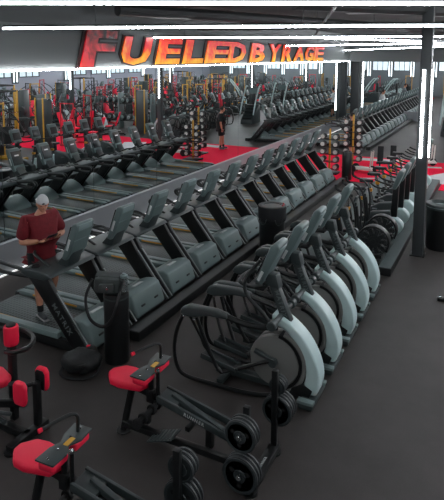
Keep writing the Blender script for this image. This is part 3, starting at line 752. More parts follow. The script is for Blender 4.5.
C1 = make_calf(); place(C1,(-2.49,4.50,0),0,'black seated calf machine with red pads standing in front of the nearest elliptical')
plates(C1, (.66,.335,.40), 1, 4, .155, .030, 'large black plate on the lower far peg of the calf machine by the elliptical', 'large plates on the far peg of the calf machine')
plates(C1, (.66,.335,.66), 1, 3, .085, .024, 'small black plate on the top far peg of the calf machine by the elliptical', 'small plates on the top peg of the calf machine')
plates(C1, (.60,-.275,.58), -1, 3, .150, .030, 'black plate on the upper near peg of the calf machine by the elliptical', 'plates on the upper near peg of the calf machine')
plates(C1, (.60,-.275,.21), -1, 3, .170, .030, 'large black plate on the lower near peg of the calf machine by the elliptical', 'plates on the lower near peg of the calf machine')
C2 = dup(C1); place(C2,(-2.47,3.24,0),.05,'black calf machine with red seat cut by the bottom left edge of the picture')
for c_ in C2.children:
    if c_.name.startswith(('storage_post','storage_peg')):
        ys = [v.co.y for v in c_.data.vertices]
        if sum(ys)/len(ys) > 0: c_.location = (-.30,-.10,-.03)
MB().box((.48,.19,.055),(.36,.07,.06)).build('side_beam','black',C2)
plates(C2, (.36,.235,.63), 1, 3, .115, .030, 'black plate on the top peg of the calf machine at the bottom left', 'plates on the top peg of the lower calf machine')
plates(C2, (.36,.235,.37), 1, 3, .155, .030, 'large black plate on the lower peg of the calf machine at the bottom left', 'plates on the lower peg of the lower calf machine')

# ================================================================== RED PADDED LEG MACHINE AT THE LEFT EDGE
t = empty('thigh_machine',(-4.45,3.85,0)); tag(t,'black leg machine with red pads and a red roller at the left edge','weight machine')
f = MB()
f.box((-.25,-.02,.05),(1.2,.08,.07)); f.box((.33,-.02,.05),(.09,.50,.07)); f.box((-.05,.16,.42),(.07,.07,.84))
f.cyl((.33,.20,0),(.33,.20,.02),.07,seg=20); f.cyl((.33,-.24,0),(.33,-.24,.02),.07,seg=20); f.box((.0,.06,.25),(.34,.06,.07),rot=(0,0,.5))
f.box((-.3,.0,.24),(.07,.07,.42)); f.build('frame','black',t)
MB().box((.33,.12,.29),(.065,.065,.50)).build('pad_post','black',t)
r = MB(); r.lathe([(.030,.84),(.072,.845),(.078,.86),(.078,1.03),(.072,1.045),(.05,1.05)], c=(-.05,.16,0), seg=28); r.build('roller_pad','red',t)
MB().lathe([(.05,1.05),(.052,1.062),(.02,1.068)], c=(-.05,.16,0), seg=20).build('roller_cap','rubber',t)
MB().tube([(-.42,.14,.90),(-.30,.30,.90),(-.08,.36,.90),(.12,.30,.89),(.20,.16,.87),(.10,.05,.84),(-.05,.08,.80)], .026, n=7).build('curved_handle','black',t)
s = MB(); s.prism([(-.52,-.14),(-.52,.16),(-.22,.19),(-.02,.12),(.02,.02),(-.02,-.10),(-.22,-.17)], .455, .535, axis='z', bev=.028, seg=3); s.build('seat','red',t)
def padv(cx, cy, cz, sg_, nm):
    p = MB(); p.prism([(-.065,-.12),(.065,-.12),(.085,-.06),(.085,.08),(.05,.13),(-.05,.13),(-.085,.08),(-.085,-.06)], -.028, .028, bev=.022, seg=3)
    for v in p.bm.verts: v.co += Vector((cx,cy,cz))
    a = p.build(nm,'red',t)
    b_ = MB(); b_.prism([(-.055,-.10),(.055,-.10),(.065,.07),(.04,.105),(-.04,.105),(-.065,.07)], -.006, .006, bev=.003)
    for v in b_.bm.verts: v.co += Vector((cx,cy-sg_*.036,cz))
    b_.build('back_plate','black',a)
padv(.33,.20,.54,1,'thigh_pad'); padv(.33,-.10,.54,-1,'thigh_pad')
c = MB(); c.cyl((.33,.15,.52),(.10,.02,.46),.022); c.cyl((.33,-.06,.52),(.10,.02,.46),.022); c.cyl((.10,.02,.40),(.10,.02,.52),.045); c.build('pad_arm','black',t)
l = MB(); l.tube([(-.02,-.16,.25),(.10,-.20,.33),(.22,-.12,.30)], .02, n=5); l.tube([(-.30,.06,.30),(-.05,-.10,.22),(.14,-.14,.20)], .024, n=5); l.build('linkage','dark',t)
MB().cyl((-.14,-.10,.26),(-.14,-.16,.26),.05,seg=18,bev=.004).build('pivot_cap','steel',t)

# foot of a machine at the right edge
t = empty('cable_machine',(-.52,9.35,0)); tag(t,'black machine foot with bright bolts reaching in at the right edge','weight machine')
f = MB(); f.box((-.12,-.1,.03),(.30,.10,.05),rot=(0,0,.2)); f.box((.12,.0,.5),(.09,.09,1.0)); f.box((.35,.0,1.0),(.55,.08,.08)); f.box((.60,0,.5),(.09,.09,1.0)); f.box((.4,-.02,.03),(.8,.09,.05)); f.build('frame','black',t)
b = MB()
for (x_,z_) in ((-.05,.50),(-.06,.34),(-.05,.20)): b.cyl((.07+x_*.2,-.08,z_),(-.02+x_,-.10,z_),.018,seg=10)
b.build('bolt','steel',t)
MB().box((-.22,-.13,.062),(.05,.05,.014),bev=.003).build('foot_cap','steel',t)

# ================================================================== DUMBBELLS AND THEIR TOWERS
def make_db(r=.085, L=.30):
    t = empty('dumbbell'); tag(t,'x','dumbbell')
    MB().cyl((0,-L*.25,0),(0,L*.25,0),.016,seg=8).build('handle','steel',t)
    for s in (-1,1): MB().cyl((0,s*L*.2,0),(0,s*L*.48,0),r,seg=16,bev=.012).build('head','plate',t)
    for s in (-1,1): MB().cyl((0,s*L*.48,0),(0,s*L*.5,0),r*.82,seg=16).build('end_cap','chromecap',t)
    return t
DB = [None]
def tower(x, y, n, z0, dz, sep, lab, short):
    t = empty('dumbbell_tower',(x,y,0)); tag(t, lab, 'dumbbell rack')
    H_ = z0+dz*n
    MB().box((0,0,.03),(.62,.5,.05)).build('base','black',t)
    MB().box((0,0,H_/2),(.055,.055,H_)).build('column','yellow',t)
    for k in range(n):
        s = MB(); z = z0+k*dz-.095
        for yy in (-.09,.09): s.box((0,yy,z),(sep+.16,.03,.025)); 
        for sg_ in (-1,1): 
            for yy in (-.09,.09): s.box((sg_*(sep/2+.075),yy,z+.03),(.015,.03,.05))
        s.build('shelf_arm','black',t)
    for k in range(n):
        for sg_ in (-1,1):
            if DB[0] is None: DB[0] = o = make_db()
            else: o = dup(DB[0])
            hgt = ['lowest','second lowest','third lowest','fourth lowest','fifth lowest','topmost'][k] if k < n-1 else 'topmost'
            place(o,(x+sg_*sep/2,y,z0+k*dz),0,'round-ended dumbbell, %s in the %s column of the %s'%(hgt,'left' if sg_<0 else 'right',short),'dumbbells on the '+short)
tower(-5.08,18.0,5,.24,.25,.43,'shorter yellow dumbbell tower on the red turf behind the last treadmill','shorter dumbbell tower')
tower(-4.62,19.25,6,.36,.25,.45,'taller yellow dumbbell tower on the red turf, nearer the far treadmill row','taller dumbbell tower')
def shelf(x,y):
    t = empty('storage_shelf',(x,y,0)); tag(t,'low yellow-barred storage shelf behind the two dumbbell towers','shelf')
    for sx in (-.5,.5): MB().box((sx,0,.45),(.06,.34,.9)).build('side_frame','black',t)
    for z in (.3,.55,.8): MB().box((0,0,z),(.94,.30,.03)).build('shelf_bar','yellow' if z<.6 else 'dark',t)
def sled(x,y,rz,lab):
    t = empty('weight_sled',(x,y,.012),rz); tag(t,lab,'sled')
    b = MB(); b.box((0,0,.14),(.75,.06,.05)); b.box((0,.3,.14),(.75,.06,.05)); b.box((.3,.15,.18),(.08,.36,.05)); b.box((0,.15,.17),(.5,.28,.03)); b.build('frame','chromecap',t)
    for (a,c) in ((-.3,-.02),(-.3,.32),(.32,.15)):
        MB().lathe([(.03,-.03),(.11,-.03),(.13,-.015),(.13,.015),(.11,.03),(.03,.03)], c=(a,c-.03 if c<.1 else c+.03,.13), seg=22, axis='y').build('wheel','rubber',t)
    MB().tube([(.28,.05,.18),(.32,.05,.75)],.022,smooth=False).build('push_post','chromecap',t); MB().tube([(.28,.25,.18),(.32,.25,.75)],.022,smooth=False).build('push_post','chromecap',t)
sled(-4.12,18.4,-.1,'small wheeled grey sled on the red turf beside the slim black cylinder')
sled(-2.35,20.6,.5,'pale grey wheeled sled on the far part of the red turf by the bikes')
def bench(x,y,rz,lab,m='blackcloth',grp=None,proto=[None]):
    OCC.append((x,y,1.0))
    if m == 'red' and proto[0]: o = dup(proto[0]); place(o,(x,y,0),rz,lab,grp); return o
    t = empty('incline_bench',(x,y,0),rz); tag(t,lab,'bench',grp)
    f = MB(); f.box((0,0,.05),(1.1,.07,.06)); f.box((.5,0,.04),(.07,.5,.06)); f.box((-.5,0,.04),(.07,.4,.06)); f.box((-.1,0,.22),(.07,.07,.34)); f.build('frame','black',t)
    MB().box((-.28,0,.43),(.36,.28,.07),bev=.02).build('seat',m,t); MB().box((.16,0,.78),(.07,.27,.72),rot=(0,.35,0),bev=.02).build('backrest',m,t)
    MB().tube([(-.1,0,.38),(.2,0,.6)],.025,smooth=False).build('support','black',t)
    if m == 'red': proto[0] = t
    return t
for x_, y_, l_ in ((-3.66,19.15,'nearer to'),(-3.30,19.5,'farther from')):
    o = bench(x_,y_,1.7,'small black incline bench on the red turf, the one %s the sled'%l_); o.scale = (.72,.72,.72); o.location.z = .0125

# ================================================================== PEOPLE
def skin_part(verts, edges, levels=2):
    """verts: list of (x,y,z,r) ; returns bmesh-ready mesh with skin + subsurf applied"""
    me = bpy.data.meshes.new('sk'); me.from_pydata([v[:3] for v in verts], edges, [])
    o = bpy.data.objects.new('sk', me); COL.objects.link(o)
    md = o.modifiers.new('s','SKIN'); md.use_smooth_shade = True
    if not me.skin_vertices: me.skin_vertices.new()
    for i, v in enumerate(verts):
        r = v[3]; me.skin_vertices[0].data[i].radius = (r, v[4] if len(v) > 4 else r); me.skin_vertices[0].data[i].use_root = (i == 0)
    sb = o.modifiers.new('ss','SUBSURF'); sb.levels = levels; sb.render_levels = levels
    bpy.context.view_layer.update()
    out = bpy.data.meshes.new_from_object(o.evaluated_get(bpy.context.evaluated_depsgraph_get()))
    bpy.data.objects.remove(o); bpy.data.meshes.remove(me); return out
def chain(pts, base=None):
    return pts, [(i,i+1) for i in range(len(pts)-1)]
def add_mesh(mb, me): mb.bm.from_mesh(me); bpy.data.meshes.remove(me)
def hand(mb, wr, d, palm_n, grip=.6, s=1.0):
    """hand starting at wrist wr, along d, palm facing palm_n, fingers curled towards the palm"""
    wr, d, n = Vector(wr), Vector(d).normalized(), Vector(palm_n); n = (n-d*n.dot(d)).normalized(); side = d.cross(n)
    pc = wr+d*.05*s
    add_mesh(mb, skin_part([(*wr,.026*s,.022*s),(*(wr+d*.04*s),.036*s,.018*s),(*(wr+d*.085*s),.036*s,.015*s)], [(0,1),(1,2)], 1))
    for k, (off, L) in enumerate(((-.030,.070),(-.010,.078),(.010,.073),(.029,.058))):
        a = wr+d*.07*s+side*off*s; pts = [(*a,.010*s)]; dr = d.copy(); p = a
        for j in range(3):
            ang = grip*(.5 if j == 0 else 1.0)
            dr = (dr*math.cos(ang)+n*math.sin(ang)).normalized() if j or grip else dr
            p = p+dr*L*s*(.45 if j == 0 else .32 if j == 1 else .25)
            pts.append((*p,(.0095-.001*j)*s))
        add_mesh(mb, skin_part(*chain(pts), 1))
    a = wr+d*.025*s-side*.026*s; b_ = a+(d*.6-side*.6+n*.4).normalized()*.04*s; c_ = b_+(d*.85+n*.5).normalized()*.032*s
    add_mesh(mb, skin_part([(*a,.013*s),(*b_,.011*s),(*c_,.009*s)], [(0,1),(1,2)], 1))
def person(name_label, loc, rz, J, cloth='maroon', short='blackcloth', hair='cap', detail=True, bulk=1.0, group=None):
    t = empty('person', loc, rz); tag(t, name_label, 'person', group)
    g = lambda k: Vector(J[k])
    B = bulk
    # body: one continuous surface
    V = []; E = []; ix = {}
    def v(k, p, r, r2=None): ix[k] = len(V); V.append((*p, r, r2 if r2 else r))
    def e(a, b): E.append((ix[a], ix[b]))
    v('pel',g('pelvis'),.120*B); v('spi',g('spine'),.115*B); v('che',g('chest')-Vector((0,0,.01)),.125*B); v('nb',g('neck'),.066*B); v('nt',g('head')-Vector((.03,0,.07)),.058*B)
    e('pel','spi'); e('spi','che'); e('che','nb'); e('nb','nt')
    for s in 'RL':
        sh, el, wr = g('sh'+s), g('el'+s), g('wr'+s)
        v('s'+s,sh,.050*B); v('b'+s,sh.lerp(el,.5),.050*B); v('e'+s,el,.045*B); v('f'+s,el.lerp(wr,.35),.048*B); v('w'+s,wr,.030)
        e('che','s'+s); e('s'+s,'b'+s); e('b'+s,'e'+s); e('e'+s,'f'+s); e('f'+s,'w'+s)
        hp, kn, an, to = g('hip'+s), g('kn'+s), g('an'+s), g('to'+s)
        v('h'+s,hp,.098*B); v('q'+s,hp.lerp(kn,.5),.085*B); v('k'+s,kn,.058*B); v('c'+s,kn.lerp(an,.35)-Vector((.02,0,0)),.062*B); v('a'+s,an,.038); 
        e('pel','h'+s); e('h'+s,'q'+s); e('q'+s,'k'+s); e('k'+s,'c'+s); e('c'+s,'a'+s)
    mb = MB(); add_mesh(mb, skin_part(V, E, 2))
    hd = g('head'); yaw = J.get('yaw',0); pit = J.get('pitch',0)
    R = Euler((0,pit,yaw)).to_matrix()
    def hp_(x,y,z): return hd+R@Vector((x,y,z))
    n0 = len(mb.bm.verts)
    mb.bm.verts.ensure_lookup_table()
    q = bmesh.ops.create_uvsphere(mb.bm, u_segments=24, v_segments=18, radius=1)
    for w_ in q['verts']:
        x,y,z = w_.co
        X = .098*x*(1 - .12*max(0,-z)*(x<0)); Y = .077*y*(1-.22*max(0,-z)); Z = .125*z
        if x > .3 and z < 0: X += .012*(-z)
        if x > .6: X -= .006*(1-abs(y))*(1 if abs(z-.05)<.12 else 0)
        w_.co = hp_(X,Y,Z)
    if detail:
        mb.ball(hp_(.102,0,-.012),.014,(1.1,.85,1.5),10); mb.ball(hp_(.095,0,-.030),.016,(1,1,.8),10)
        for s in (-1,1): mb.ball(hp_(-.005,s*.078,-.005),.022,(.7,.35,1.2),10); mb.ball(hp_(.085,s*.03,.030),.016,(.6,1.3,.5),8)
        mb.ball(hp_(.088,0,-.068),.016,(.6,1.5,.5),10)
        hand(mb, g('wrR'), J['hdR'], J['pnR'], .75, 1.05); hand(mb, g('wrL'), J['hdL'], J['pnL'], .75, 1.05)
    else:
        hand(mb, g('wrR'), g('wrR')-g('elR'), (0,1,0), .5); hand(mb, g('wrL'), g('wrL')-g('elL'), (0,-1,0), .5)
    body = mb.build('body','skin',t,angle=180)
    if detail:
        ey = MB()
        for s in (-1,1): ey.ball(hp_(.088,s*.031,.016),.009,(.6,1.2,.8),8)
        ey.build('eye','hairc',body)
    # shirt
    V2 = []; E2 = []; ix.clear(); V.clear(); E.clear()
    v('pel',g('pelvis')-Vector((0,0,.02)),.195*B); v('spi',g('spine'),.180*B); v('che',g('chest')-Vector((0,0,.0)),.195*B); v('nb',g('neck')-Vector((0,0,.03)),.098*B)
    e('pel','spi'); e('spi','che'); e('che','nb')
    v('hem',g('pelvis')-Vector((0,0,.13)),.205*B); e('pel','hem')
    for s in 'RL':
        sh, el = g('sh'+s), g('el'+s)
        v('s'+s,sh,.112*B); v('b'+s,sh.lerp(el,.5),.100*B); v('e'+s,sh.lerp(el,.92),.092*B)
        e('che','s'+s); e('s'+s,'b'+s); e('b'+s,'e'+s)
    m2 = MB(); add_mesh(m2, skin_part(V, E, 2)); m2.build('shirt',cloth,t,angle=180,disp=.006)
    m3 = MB(); pv = g('pelvis')
    m3.ball(pv-Vector((.0,0,.05)), .145*B, (1.0,1.15,.95), 20)
    for s in 'RL':
        hp, kn = g('hip'+s), g('kn'+s); m3.tube([hp+Vector((0,0,.02)), hp.lerp(kn,.4), hp.lerp(kn,.86)], [.112*B,.108*B], seg=18, n=5)
    m3.build('shorts',short,t,angle=60,disp=.006)
    # socks and shoes
    for s in 'RL':
        an, to = g('an'+s), g('to'+s)
        MB().tube([an+Vector((0,0,.0)), an.lerp(g('kn'+s),.22)], .045, seg=10, smooth=False).build('sock','blackcloth',t)
        dr = (to-an); dr.z = 0; dr.normalize()
        sh_ = MB(); ht = an-Vector((0,0,.045))
        add_mesh(sh_, skin_part([(*(ht-dr*.045+Vector((0,0,.01))),.040),(*(ht+dr*.04),.045),(*(to-dr*.03-Vector((0,0,.0))),.040),(*(to+dr*.03),.030)], [(0,1),(1,2),(2,3)], 2))
        so = sh_.build('shoe','shoe',t,angle=180)
        sl = MB(); c0 = (ht-dr*.07); c1 = to+dr*.05
        sl.tube([c0-Vector((0,0,.028)), c1-Vector((0,0,.022))], .047, seg=10, smooth=False, flat=1.0)
        for w_ in sl.bm.verts:
            b0 = c0.lerp(c1, max(0,min(1,(w_.co-c0).dot(c1-c0)/(c1-c0).length_squared)))-Vector((0,0,.028)); w_.co.z = b0.z+(w_.co.z-b0.z)*.25
        sl.build('sole','sole',so)
    # hair or cap
    c = MB(); q = bmesh.ops.create_uvsphere(c.bm, u_segments=24, v_segments=16, radius=1)
    dele = []
    for w_ in q['verts']:
        x,y,z = w_.co
        if hair == 'cap' and z < .02: dele.append(w_)
        elif hair != 'cap' and (z < -.3 or (x > .35 and z < .45)): dele.append(w_)
        w_.co = hp_(.112*x-.004,.090*y,.132*z+.012)
    bmesh.ops.delete(c.bm, geom=dele, context='VERTS')
    r_ = bmesh.ops.solidify(c.bm, geom=c.bm.faces[:], thickness=.006)
    co = c.build('cap' if hair == 'cap' else 'hair', 'cap' if hair == 'cap' else 'hairc', t, angle=180)
    if hair == 'cap':
        bl_ = MB(); bl_.tube([hp_(-.07,-.075,.03),hp_(-.125,-.055,.02),hp_(-.165,0,.015),hp_(-.125,.055,.02),hp_(-.07,.075,.03)], .014, n=5, flat=.5)
        bl_.ball(hp_(-.115,0,.025),.05,(1.1,1.25,.12),14); bl_.build('cap_brim','cap',co)
        MB().ball(hp_(.098,0,.055),.024,(.35,1.2,.5),12).build('cap_opening','blackcloth',co)
    return t
walk = dict(pelvis=(0,0,.98), spine=(.015,0,1.15), chest=(.01,0,1.35), neck=(.03,0,1.51), head=(.085,0,1.655),
    shR=(0,-.215,1.43), elR=(.0,-.31,1.14), wrR=(.235,-.17,1.17), shL=(0,.225,1.43), elL=(.06,.34,1.15), wrL=(.27,.11,1.20),
    hipR=(0,-.10,.93), knR=(.11,-.12,.52), anR=(.13,-.12,.10), toR=(.28,-.14,.045), hipL=(0,.10,.93), knL=(.16,.12,.53), anL=(.04,.11,.17), toL=(.19,.12,.10),
    hdR=(.75,.65,.05), pnR=(.1,.3,1), hdL=(.75,-.6,.0), pnL=(.1,-.5,1), yaw=-.4, pitch=.30)
P1 = person('man in maroon t-shirt and backward grey cap looking at a phone on a treadmill', (-5.77,5.73,.193), -.22, walk, bulk=1.0)
P1.scale = (.98,.98,.975)
ph = MB().box((0,0,0),(.075,.15,.010),bev=.004).build('mobile_phone','black'); tag(ph,'dark phone held in both hands of the man in the maroon t-shirt','phone')
Mw = Matrix.Translation(P1.location) @ Euler(P1.rotation_euler).to_matrix().to_4x4()
ph.location = Mw @ Vector((.375,-.05,1.225)); ph.rotation_euler = (.0,-.75,-.20)
MB().box((0,0,.0056),(.066,.135,.001),bev=0).build('screen','screen',ph)
hold = dict(walk); hold.update(elR=(.10,-.33,1.16), wrR=(.33,-.27,1.10), elL=(.10,.33,1.16), wrL=(.33,.27,1.10), pitch=.2, yaw=0)
stand = dict(walk); stand.update(elR=(-.02,-.32,1.13), wrR=(.03,-.33,.88), elL=(-.02,.32,1.13), wrL=(.03,.33,.88), anL=(-.01,.12,.10), toL=(.14,.14,.045), knL=(.02,.12,.52), pitch=.1, yaw=0)
person('person in a white long shirt on a far-row treadmill, dark hair', (-6.30,32.83,.193), 0, hold, cloth='whitecloth', hair='dark', detail=False)
person('person in a grey shirt on a treadmill near the end of the far row', (-6.30,40.52,.193), 0, hold, cloth='greycloth', hair='dark', detail=False)
person('man in black seen in the mirror standing on the red turf', (-4.93,20.55,.0125), 2.6, stand, cloth='blackcloth', hair='dark', detail=False)

# ================================================================== MACHINES OF THE REST OF THE HALL (mostly seen in the mirror)
def weight_machine(fm, pm, lab, grp):
    t = empty('weight_machine'); tag(t,lab,'weight machine',grp)
    f = MB()
    for y_ in (-.32,.32): f.box((.5,y_,1.0),(.05,.045,2.0))
    f.box((.5,0,1.96),(.06,.68,.05)); f.box((0,0,.05),(1.2,.10,.08)); f.box((-.5,0,.05),(.1,.7,.08)); f.box((.5,0,.05),(.12,.72,.08)); f.build('tower_frame',fm,t)
    MB().box((.5,0,.55),(.14,.42,.85)).build('weight_stack','plate',t)
    g = MB(); g.cyl((.5,-.12,1.0),(.5,-.12,1.9),.012,seg=6); g.cyl((.5,.12,1.0),(.5,.12,1.9),.012,seg=6); g.build('guide_rods','steel',t)
    MB().box((-.22,0,.48),(.42,.36,.09),bev=.03).build('seat',pm,t); MB().box((.06,0,.88),(.09,.32,.62),rot=(0,.12,0),bev=.03).build('backrest',pm,t)
    MB().box((-.1,0,.26),(.10,.10,.40)).build('seat_post','black',t)
    a = MB()
    for s in (-1,1): a.tube([(.45,s*.25,1.75),(.1,s*.42,1.5),(-.30,s*.42,1.05),(-.42,s*.30,1.0)], .025, seg=6, n=4)
    a.build('press_arm','black',t)
    return t
def power_rack():
    t = empty('power_rack'); tag(t,'x','power rack')
    for x_ in (-.55,.55):
        for y_ in (-.6,.6): MB().box((x_,y_,1.15),(.075,.075,2.3)).build('upright','yellow' if x_ < 0 else 'black',t)
    f = MB()
    for x_ in (-.55,.55): f.box((x_,0,2.28),(.07,1.13,.07))
    for y_ in (-.6,.6): f.box((0,y_,2.28),(1.03,.07,.07)); f.box((0,y_,.05),(1.03,.07,.07)); f.box((0,y_,1.0),(1.03,.05,.05))
    f.build('crossbars','black',t)
    MB().cyl((-.62,-1.05,1.35),(-.62,1.05,1.35),.015,seg=8).build('barbell','steel',t)
    for s in (-1,1): MB().lathe([(.02,-.06),(.21,-.06),(.21,.06),(.02,.06)], c=(-.62,s*.82,1.35), seg=20, axis='y').build('plate_stack','plate',t)
    return t
def tower_machine():
    t = empty('cable_tower'); tag(t,'x','cable tower')
    MB().box((0,0,1.1),(.5,.42,2.1),bev=.03).build('shroud','dark',t)
    for x_ in (-.24,.24): MB().box((x_,-.235,1.1),(.045,.045,2.2),bev=.006).build('side_frame','yellow',t)
    MB().box((-.26,0,.55),(.03,.34,.9),bev=.005).build('weight_stack','plate',t)
    MB().tube([(-.2,0,2.1),(-.5,0,2.15),(-.6,0,1.9),(-.6,0,1.5)], .02, n=4).build('cable_arm','steel',t)
    return t
def stair_machine():
    t = empty('stair_climber'); tag(t,'x','stair climber')
    b = MB(); b.prism([(-.75,0),(.65,0),(.65,1.0),(.35,1.05),(-.70,.25)], -.36, .36, bev=.02); b.build('housing','dark',t)
    s = MB()
    for k in range(5): s.box((-.62+k*.19,0,.34+k*.165),(.24,.50,.05))
    s.build('steps','rubber',t)
    for sg_ in (-1,1): MB().tube([(-.72,sg_*.40,.55),(-.30,sg_*.40,1.35),(.25,sg_*.40,2.05),(.45,sg_*.38,2.10)], .045, n=5).build('side_rail','shell',t)
    MB().box((.42,0,1.85),(.08,.5,.36),rot=(0,.4,0),bev=.02).build('console','slate2',t)
    MB().box((.5,0,1.35),(.12,.2,.8),bev=.02).build('mast','black',t)
    return t
protos = {}; OCC += [(3.0+d,24.3,.9) for d in (-2,-1,0,1,2)]+[(6.5,13.5,.5),(6.5,24.5,.5),(6.5,35,.5)]+[(9.2+d,31.8,.9) for d in (-2,-1,0,1,2)]+[(2.2+d,29.15,.9) for d in (-1.5,0,1.5)]
def put(kind, fn, x, y, rz, lab, grp=None, sc=None):
    if kind not in protos: protos[kind] = o = fn()
    else: o = dup(protos[kind])
    OCC.append((x,y,1.7 if kind == 'rack' else 1.15)); place(o,(x,y,.0125 if (17.2<y<21.5 and x<5.4) else 0),rz,lab,grp,sc); return o
G1 = 'red-padded machines seen only in the mirror'; G2 = 'yellow-framed machines seen only in the mirror'; G3 = 'grey cardio machines deep in the hall'
L1 = 'weight machine with red pads somewhere in the mirrored hall'; L2 = 'yellow-framed weight machine somewhere in the mirrored hall'
wr_ = lambda: weight_machine('black','red',L1,G1); wy = lambda: weight_machine('yellow','blackcloth',L2,G2)
wrr = lambda: weight_machine('deepred','red',L1,G1)
rnd = random.Random(11)
def rz_(): return rnd.uniform(-.35,.35)+rnd.choice((0,PI/2,PI,-PI/2))
# near block, just right of the picture: reflected at the left of the mirror
for i,(x,y) in enumerate([(1.6,13.2),(3.6,13.6),(5.4,14.6),(2.6,15.6),(8.2,15.4),(10.4,17.2),(1.2,26.8),(3.4,27.8),(6.0,27.0),(9.6,24.6),(12.0,27.5),(8.2,29.5),(12.6,22.0),(4.0,32.0),(8.6,34.0),(12.4,33.0),(6.2,38.0),(10.5,39.0),(13.5,37.5),(9.0,43.5),(12.5,44.5),(6.5,47.5),(10.5,49.5)]):
    k = i%3
    put(['wr','wy','wrr'][k], [wr_,wy,wrr][k], x, y, rz_(), L2 if k == 1 else L1, G2 if k == 1 else G1)
for i,(x,y) in enumerate([(4.4,17.4),(8.2,20.8),(11.6,19.6),(7.6,17.8),(2.4,34.6),(11.0,30.6),(6.4,43.0),(13.5,48.0)]):
    put('rack', power_rack, x, y, rnd.choice((0,PI/2))+rnd.uniform(-.1,.1), 'yellow power rack with a loaded barbell in the mirrored hall', 'power racks in the mirror')
for i,(x,y) in enumerate([(.9,16.6),(2.6,18.3),(5.9,20.3),(9.4,26.8),(6.4,31.4),(10.8,35.6),(4.4,41.0)]):
    put('tower', tower_machine, x, y, rz_(), 'tall dark cable tower with a yellow side in the mirrored hall', 'cable towers in the mirror')
for i,(x,y) in enumerate([(-2.3,29.6),(-2.55,33.6),(2.6,37.6)]):
    put('stair', stair_machine, x, y, [1.5,1.5,-.3][i], 'stair climber with long pale handrails, '+['nearest of the three deep in the hall','middle one of the three deep in the hall','farthest right of the three deep in the hall'][i])
for i in range(2):
    put('stair', stair_machine, -9.6+1.5*i, 45.5, -.1, 'stair climber with long pale handrails behind the far treadmill row, '+['left one','right one'][i])
for i,(x,y) in enumerate([(.8,19.8),(3.6,20.6),(1.6,22.0),(5.0,22.6),(10.2,22.6),(3.2,30.2)]):
    bench(x, y, rnd.uniform(0,3), 'red padded bench in the mirrored hall', 'red', 'red benches in the mirror')
# dense cardio rows deeper in the hall
for r_,(x,y0,n) in enumerate([(-2.6,37.6,14),(.6,39.5,12),(3.0,45.0,8),(-9.2,47.5,8),(-12.2,34.0,16),(-.9,22.9,6),(.7,33.0,6)]):
    if r_ >= 5: OCC.append((x,y0+2,1.5)); OCC.append((x,y0+5,1.5))
    for k in range(n):
        o = dup(EL if r_%2 else UB); place(o,(x,y0+k*1.0 if r_ != 3 else y0+k*1.0,0),PI if r_ == 4 else 0,'grey cardio machine in one of the rows deep in the hall',G3)
        o['category'] = 'cardio machine'; OCC.append((x,y0+k,.8))
for k in range(12):
    o = dup(TM); place(o,(-9.6,33.0+k*1.0,0),PI,'grey treadmill in the row behind the far treadmill row', 'treadmills behind the far row')
for i in range(9):
    x, y = [(-13.6,52.5),(-11.4,55.2),(-8.6,56.5),(-6.4,54.5),(-4.6,56.6),(-2.4,54.8),(-.2,56.4),(2.2,55.0),(-7.6,56.4)][i] if i < 8 else (-14.2,56.2)
    put('wrr' if i%2 else 'wy', None, x, y, rz_(), 'weight machine by the far wall of the hall', 'machines by the far wall'); 
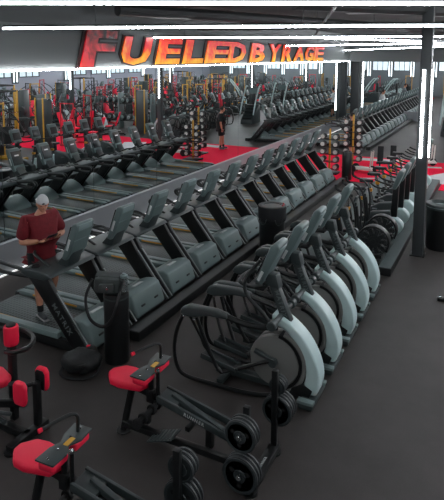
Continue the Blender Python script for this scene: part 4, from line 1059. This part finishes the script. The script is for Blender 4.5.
# medicine-ball rack and its balls
t = empty('ball_rack',(3.0,24.3,0)); tag(t,'wide two-tier rack of black exercise balls seen in the mirror','ball rack')
for x_ in (-2.1,-.05,2.1):
    MB().box((x_,0,.95),(.07,.45,1.9)).build('upright','slate',t)
for z in (.55,1.45):
    for yy in (-.12,.12): MB().cyl((-2.1,yy,z-.13),(2.1,yy,z-.13),.018,seg=8).build('shelf_rail','black',t)
bp_ = None
for r_, z in enumerate((.55,1.45)):
    for k in range(10):
        if bp_ is None:
            bp_ = empty('exercise_ball'); tag(bp_,'x','exercise ball')
            MB().ball((0,0,0),.175,seg=16).build('ball_shell','plate',bp_); MB().lathe([(.10,-.146),(.10,-.151),(.04,-.173),(.03,-.17)], seg=14, axis='y').build('ball_label','slate',bp_); o = bp_
        else: o = dup(bp_)
        place(o,(1.14+k*.40+(.02 if k < 5 else .12),24.3,z+.055),rnd.uniform(-.4,.4),'black exercise ball on the %s tier of the mirrored ball rack'%['lower','upper'][r_],'exercise balls on the %s tier'%['lower','upper'][r_])
# long dumbbell racks
def long_rack(x, y, n, lab, grp):
    t = empty('dumbbell_rack',(x,y,0)); tag(t,lab,'dumbbell rack')
    L = n*.24
    for s in (-1,1): MB().box((s*(L/2+.06),0,.55),(.08,.5,1.1)).build('side_frame','slate',t)
    for z in (.35,.70,1.02): MB().box((0,0,z-.09),(L,.34,.03)).build('shelf','black',t)
    for z in (.35,.70,1.02):
        for k in range(n):
            o = dup(DB[0]); place(o,(x-L/2+(k+.5)*.24,y,z+.008),0,'round-ended dumbbell on the '+grp,'dumbbells on the '+grp)
long_rack(9.2, 31.8, 16, 'long three-tier dumbbell rack deep in the mirrored hall', 'long mirrored dumbbell rack')
long_rack(2.2, 24.95+4.2, 12, 'shorter three-tier dumbbell rack behind the ball rack in the mirror', 'shorter mirrored dumbbell rack')

# fill the rest of the floor right of the picture, keeping clear of what stands there
rf = random.Random(5); made = 0
for tries in range(6000):
    if made >= 150: break
    y = 11.6+(rf.random()**1.3)*44; x = rf.uniform(.5,14.2)
    r_ = 1.05
    if any((x-a)**2+(y-b)**2 < (r_*.62+c*.62)**2 for a,b,c in OCC): continue
    if 17.0 < y < 21.7 and rf.random() < .6: continue
    made += 1
    k = rf.choice((0,0,1,2,2,3,3,3,4))
    if k < 3: put(['wr','wy','wrr'][k], None, x, y, rz_(), L2 if k == 1 else L1, G2 if k == 1 else G1, rf.uniform(.92,1.08))
    elif k == 3:
        o = dup(EL); place(o,(x,y,.0125 if (17.0<y<21.7 and x<5.4) else 0),rf.choice((0,PI/2,PI)),'grey elliptical trainer somewhere in the mirrored hall','elliptical trainers seen only in the mirror'); OCC.append((x,y,1.0))
    else: put('tower', None, x, y, rz_(), 'tall dark cable tower with a yellow side in the mirrored hall', 'cable towers in the mirror')
